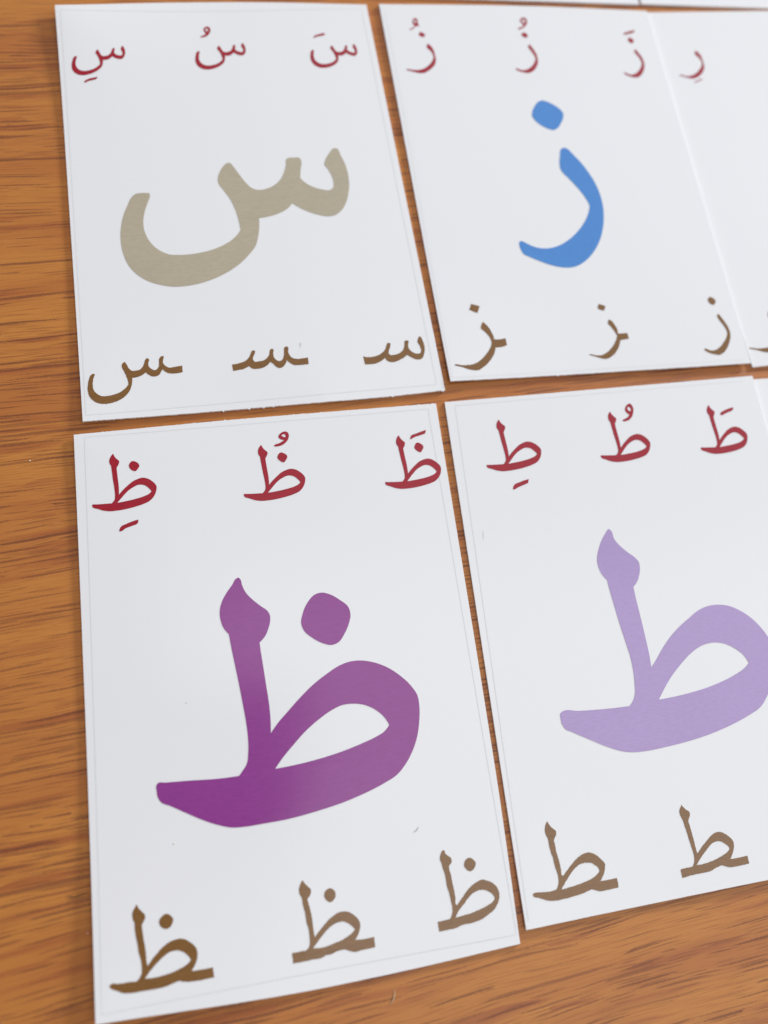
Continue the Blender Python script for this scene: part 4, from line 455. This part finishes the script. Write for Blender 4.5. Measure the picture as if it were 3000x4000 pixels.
ROUGH = {'S': dict(b=0.075), 'A': dict(t=0.045), 'Z': dict(b=0.05), 'B': dict(t=0.02)}
def card_sheet(key, root):
    c = CARDS[key]; rng = random.Random(sum(map(ord, key)))
    tl, tr, br, bl = c['c']
    ft = edge_curve(tl, tr, c['e']['t']); fb = edge_curve(bl, br, c['e']['b'])
    fl = edge_curve(tl, bl, c['e']['l']); fr = edge_curve(tr, br, c['e']['r'])
    NX, NY = 300, 90
    rg = ROUGH.get(key, {})
    def jit(amp, n):
        out = []; slow = 0
        for i in range(n + 1):
            slow = slow * 0.9 + rng.gauss(0, 0.35)
            v = 0.008 * slow
            if amp:
                v += amp * 0.35 * rng.gauss(0, 1) * (1 if rng.random() < 0.8 else 1.8)
                if rng.random() < 0.035: v += amp * rng.uniform(1.5, 4.5)
            out.append(0 if i in (0, n) else v)
        return out
    jt = jit(rg.get('t', 0), NX); jb = jit(rg.get('b', 0), NX)
    def P(i, j):
        s, t = i / NX, j / NY
        a, b_, l, r = ft(s), fb(s), fl(t), fr(t)
        a = (a[0], a[1] + jt[i]); b_ = (b_[0], b_[1] - jb[i])
        x = (1-t)*a[0] + t*b_[0] + (1-s)*l[0] + s*r[0] - ((1-s)*(1-t)*tl[0] + s*(1-t)*tr[0] + (1-s)*t*bl[0] + s*t*br[0])
        y = (1-t)*a[1] + t*b_[1] + (1-s)*l[1] + s*r[1] - ((1-s)*(1-t)*tl[1] + s*(1-t)*tr[1] + (1-s)*t*bl[1] + s*t*br[1])
        return x, y
    vs, fs = [], []
    for lay in (0, 1):
        for j in range(NY + 1):
            for i in range(NX + 1):
                x, y = P(i, j)
                z = zsurf(c, x, y) - (TH - 0.03 if lay else 0)
                vs.append((x * MM, y * MM, z * MM))
    n1 = (NX + 1) * (NY + 1)
    ix = lambda i, j, k=0: k * n1 + j * (NX + 1) + i
    for j in range(NY):
        for i in range(NX):
            fs.append((ix(i, j), ix(i, j+1), ix(i+1, j+1), ix(i+1, j)))
            fs.append((ix(i, j, 1), ix(i+1, j, 1), ix(i+1, j+1, 1), ix(i, j+1, 1)))
    for i in range(NX):
        fs.append((ix(i, 0), ix(i+1, 0), ix(i+1, 0, 1), ix(i, 0, 1)))
        fs.append((ix(i+1, NY), ix(i, NY), ix(i, NY, 1), ix(i+1, NY, 1)))
    for j in range(NY):
        fs.append((ix(0, j+1), ix(0, j), ix(0, j, 1), ix(0, j+1, 1)))
        fs.append((ix(NX, j), ix(NX, j+1), ix(NX, j+1, 1), ix(NX, j, 1)))
    o = mesh_obj('card_sheet', vs, fs, M_PAPER, root)
    return o

def smooth_loop(ctrl, sub=7, wob=0.0, rng=None):
    """closed Catmull-Rom curve through the control points; third value 1 = sharp corner"""
    n = len(ctrl); out = []
    for i in range(n):
        p0, p1, p2, p3 = ctrl[i-1], ctrl[i], ctrl[(i+1) % n], ctrl[(i+2) % n]
        d = math.hypot(p2[0]-p1[0], p2[1]-p1[1])
        def tan(pa, pb, pc, corner):
            if corner: return None
            da = math.hypot(pb[0]-pa[0], pb[1]-pa[1]) or 1e-6; db = math.hypot(pc[0]-pb[0], pc[1]-pb[1]) or 1e-6
            return tuple(((pb[k]-pa[k]) / da * db + (pc[k]-pb[k]) / db * da) / (da + db) for k in (0, 1))
        t1 = tan(p0, p1, p2, p1[2]); t2 = tan(p1, p2, p3, p2[2])
        ch = ((p2[0]-p1[0]) / (d or 1e-6), (p2[1]-p1[1]) / (d or 1e-6))
        if t1 is None and t2 is None: t1 = t2 = ch
        elif t1 is None: k = 2*(t2[0]*ch[0]+t2[1]*ch[1]); t1 = (k*ch[0]-t2[0], k*ch[1]-t2[1])
        elif t2 is None: k = 2*(t1[0]*ch[0]+t1[1]*ch[1]); t2 = (k*ch[0]-t1[0], k*ch[1]-t1[1])
        for s_ in range(sub):
            s = s_ / sub
            h1, h2, h3, h4 = 2*s**3-3*s**2+1, s**3-2*s**2+s, -2*s**3+3*s**2, s**3-s**2
            x = h1*p1[0] + h2*t1[0]*d + h3*p2[0] + h4*t2[0]*d
            y = h1*p1[1] + h2*t1[1]*d + h3*p2[1] + h4*t2[1]*d
            if wob and rng and s_: x += rng.gauss(0, wob); y += rng.gauss(0, wob)
            out.append((x, y))
    return out

def ink_mesh(name, key, loops, mat, parent, off=0.035, wob=0.0, seed=1):
    c = CARDS[key]; rng = random.Random(seed)
    ls = [smooth_loop(l, wob=wob, rng=rng) for l in loops if l]
    flat = [p for l in ls for p in l]
    tris = tessellate_polygon([[Vector((p[0], p[1], 0)) for p in l] for l in ls])
    vs = [(x * MM, y * MM, (zsurf(c, x, y) + off) * MM) for x, y in flat]
    fs = []
    for a, b, d in tris:
        ax, ay = flat[a]; bx, by = flat[b]; dx, dy = flat[d]
        cr = (bx-ax)*(dy-ay) - (by-ay)*(dx-ax)
        if abs(cr) > 1e-9: fs.append((a, b, d) if cr > 0 else (a, d, b))
    return mesh_obj(name, vs, fs, mat, parent)

def border(key, root):
    q = BORDER[key]; c = CARDS[key]
    tl, tr, br, bl = q
    vs, fs = [], []
    hw = 0.06
    for a, b in ((tl, tr), (tr, br), (br, bl), (bl, tl)):
        if not a or not b: continue
        L = math.hypot(b[0]-a[0], b[1]-a[1]); ux, uy = (b[0]-a[0])/L, (b[1]-a[1])/L
        N = 40
        base = len(vs)
        for i in range(N + 1):
            t = hw/L + (1 - 2*hw/L) * i / N
            x, y = a[0]+ux*L*t, a[1]+uy*L*t
            for s in (-1, 1):
                px, py = x - uy*hw*s, y + ux*hw*s
                vs.append((px*MM, py*MM, (zsurf(c, px, py) + 0.018) * MM))
        for i in range(N):
            k = base + 2*i
            fs.append((k, k+2, k+3, k+1))
    if fs:
        mesh_obj('printed_outline', vs, fs, M_LINE, root)

LABEL = {
 'S': 'white letter card with one large khaki grey three toothed letter',
 'Z': 'white letter card with a large blue hooked letter and blue dot',
 'R': 'white card tucked under the right edge of the blue letter card',
 'A': 'white letter card with a large dark purple looped letter and dot',
 'B': 'white letter card with a large pale lilac looped letter, no dot',
 'T1': 'blank looking card sliver at top edge above the blue letter card',
 'T2': 'card sliver in the top right corner, mostly out of view',
 'D': 'card sliver at right edge tucked under the lilac letter card',
}
BIGMAT = {'S': M_TAN, 'Z': M_BLUE, 'A': M_PURPLE, 'B': M_LILAC}
BIGNAME = {'S': 'khaki grey', 'Z': 'blue', 'A': 'dark purple', 'B': 'pale lilac'}
roots = {}
for key in ('S', 'Z', 'R', 'A', 'B', 'T1', 'T2', 'D'):
    c = CARDS[key]
    r = bpy.data.objects.new('letter_card', None); COL.objects.link(r)
    r.empty_display_size = 0.01
    r.location = (c['o'][0] * MM, c['o'][1] * MM, 0.00002); r.rotation_euler = (0, 0, c['th'])
    tag(r, LABEL[key], 'flash card', 'letter cards laid out on the table')
    roots[key] = r
    card_sheet(key, r)
    if key in BORDER: border(key, r)

for gi, g in enumerate(GLYPHS):
    key, kind = g['card'], g['kind']
    root = roots[key]
    if kind == 'large': mat, nm, wob = BIGMAT[key], 'large_letter', 0.0
    elif kind == 'red': mat, nm, wob = M_RED, 'voweled_letter', 0.004
    else: mat, nm, wob = M_BROWN, 'joined_letter', 0.022
    b = ink_mesh(nm, key, [g['body'], g['hole']], mat, root, wob=wob, seed=gi)
    if kind == 'large': tag(b, BIGNAME[key] + ' large printed letter')
    if g['dot']: ink_mesh('letter_dot', key, [g['dot']], mat, b, wob=wob, seed=gi + 50)
    if g['mark']: ink_mesh('vowel_mark', key, [g['mark'], g['mhole']], mat, b, wob=wob, seed=gi + 90)

# ------------------------------------------------------------------ lint and dust
def hair(name, pts, r, mat, label, cat='fibre', group=None):
    """thin tapered tube through world points (metres)"""
    P = [Vector(p) for p in pts]; Q = []
    for i in range(len(P) - 1):
        p0 = P[i-1] if i else 2*P[0]-P[1]; p1, p2 = P[i], P[i+1]; p3 = P[i+2] if i+2 < len(P) else 2*p2-p1
        for s_ in range(6):
            s = s_/6
            Q.append(0.5*((2*p1) + (p2-p0)*s + (2*p0-5*p1+4*p2-p3)*s*s + (3*p1-p0-3*p2+p3)*s**3))
    Q.append(P[-1])
    vs, fs = [], []; K = 6
    for i, p in enumerate(Q):
        t = (Q[min(i+1, len(Q)-1)] - Q[max(i-1, 0)]).normalized()
        sd = t.cross(Vector((0, 0, 1))).normalized(); up = sd.cross(t)
        rr = r * (0.35 + 0.65 * math.sin(math.pi * (i + 0.5) / len(Q)))
        for k in range(K):
            a = 2*math.pi*k/K
            vs.append(tuple(p + sd*math.cos(a)*rr + up*math.sin(a)*rr))
    for i in range(len(Q)-1):
        for k in range(K):
            fs.append((i*K+k, i*K+(k+1) % K, (i+1)*K+(k+1) % K, (i+1)*K+k))
    fs.append(tuple(range(K-1, -1, -1))); fs.append(tuple((len(Q)-1)*K+k for k in range(K)))
    o = mesh_obj(name, vs, fs, mat, smooth=True)
    tag(o, label, cat, group); return o
def on_card(key, pts, lift=0.06):
    c = CARDS[key]; ct, st = math.cos(c['th']), math.sin(c['th'])
    return [((c['o'][0] + ct*x - st*y)*MM, (c['o'][1] + st*x + ct*y)*MM, (zsurf(c, x, y) + lift)*MM) for x, y in pts]
hair('lint_fibre', on_card('A', FIB['card_hair']), 0.00005, M_GREYHAIR, 'short dark grey hair lying below the large purple letter')
hair('lint_fibre', on_card('S', FIB['s_hair']), 0.00003, M_GREYHAIR, 'tiny pale grey squiggle of lint above the brown letters of the khaki card')
hair('lint_fibre', on_card('B', FIB['b_hair']), 0.000016, M_GREYHAIR, 'faint hair on the left edge of the lilac letter card')
hair('lint_fibre', [(x*MM, y*MM, 0.00012) for x, y in FIB['wood_white']], 0.00007, M_WHITEHAIR, 'pale straw coloured fibre on the bare wood below the purple card')
hair('lint_fibre', [(x*MM, y*MM, 0.0001) for x, y in FIB['wood_dark']], 0.00007, M_DARKHAIR, 'dark curled hair on the wood left of the purple card')
def speck(pos, r, mat, label, seed):
    rng = random.Random(seed); vs, fs = [], []
    K = 8
    for j, (zz, rr) in enumerate(((0.0, 0.8), (0.35, 1.0), (0.7, 0.6))):
        for k in range(K):
            a = 2*math.pi*k/K; q = rr*r*rng.uniform(0.7, 1.25)
            vs.append((pos[0]+q*math.cos(a)*1.3, pos[1]+q*math.sin(a), pos[2]+zz*r))
    for j in range(2):
        for k in range(K): fs.append((j*K+k, j*K+(k+1) % K, (j+1)*K+(k+1) % K, (j+1)*K+k))
    fs.append(tuple(range(K-1, -1, -1))); fs.append(tuple(2*K+k for k in range(K)))
    o = mesh_obj('dust_speck', vs, fs, mat, smooth=True); tag(o, label, 'dust', 'dust specks')
pa = on_card('A', FIB['specksA'], 0.02)
speck(pa[0], 0.00008, M_GREYHAIR, 'dark dust speck left of the large purple letter', 1)
speck(pa[1], 0.00013, M_LIGHTDUST, 'pale round speck below the tail of the large purple letter', 2)
speck((FIB['speckW'][0][0]*MM, FIB['speckW'][0][1]*MM, 0.00001), 0.00012, M_LIGHTDUST, 'pale crumb on the wood left of the upper purple card edge', 5)
speck((FIB['speckW'][1][0]*MM, FIB['speckW'][1][1]*MM, 0.00001), 0.00010, M_LIGHTDUST, 'pale crumb in the shadow by the lower left purple card edge', 6)
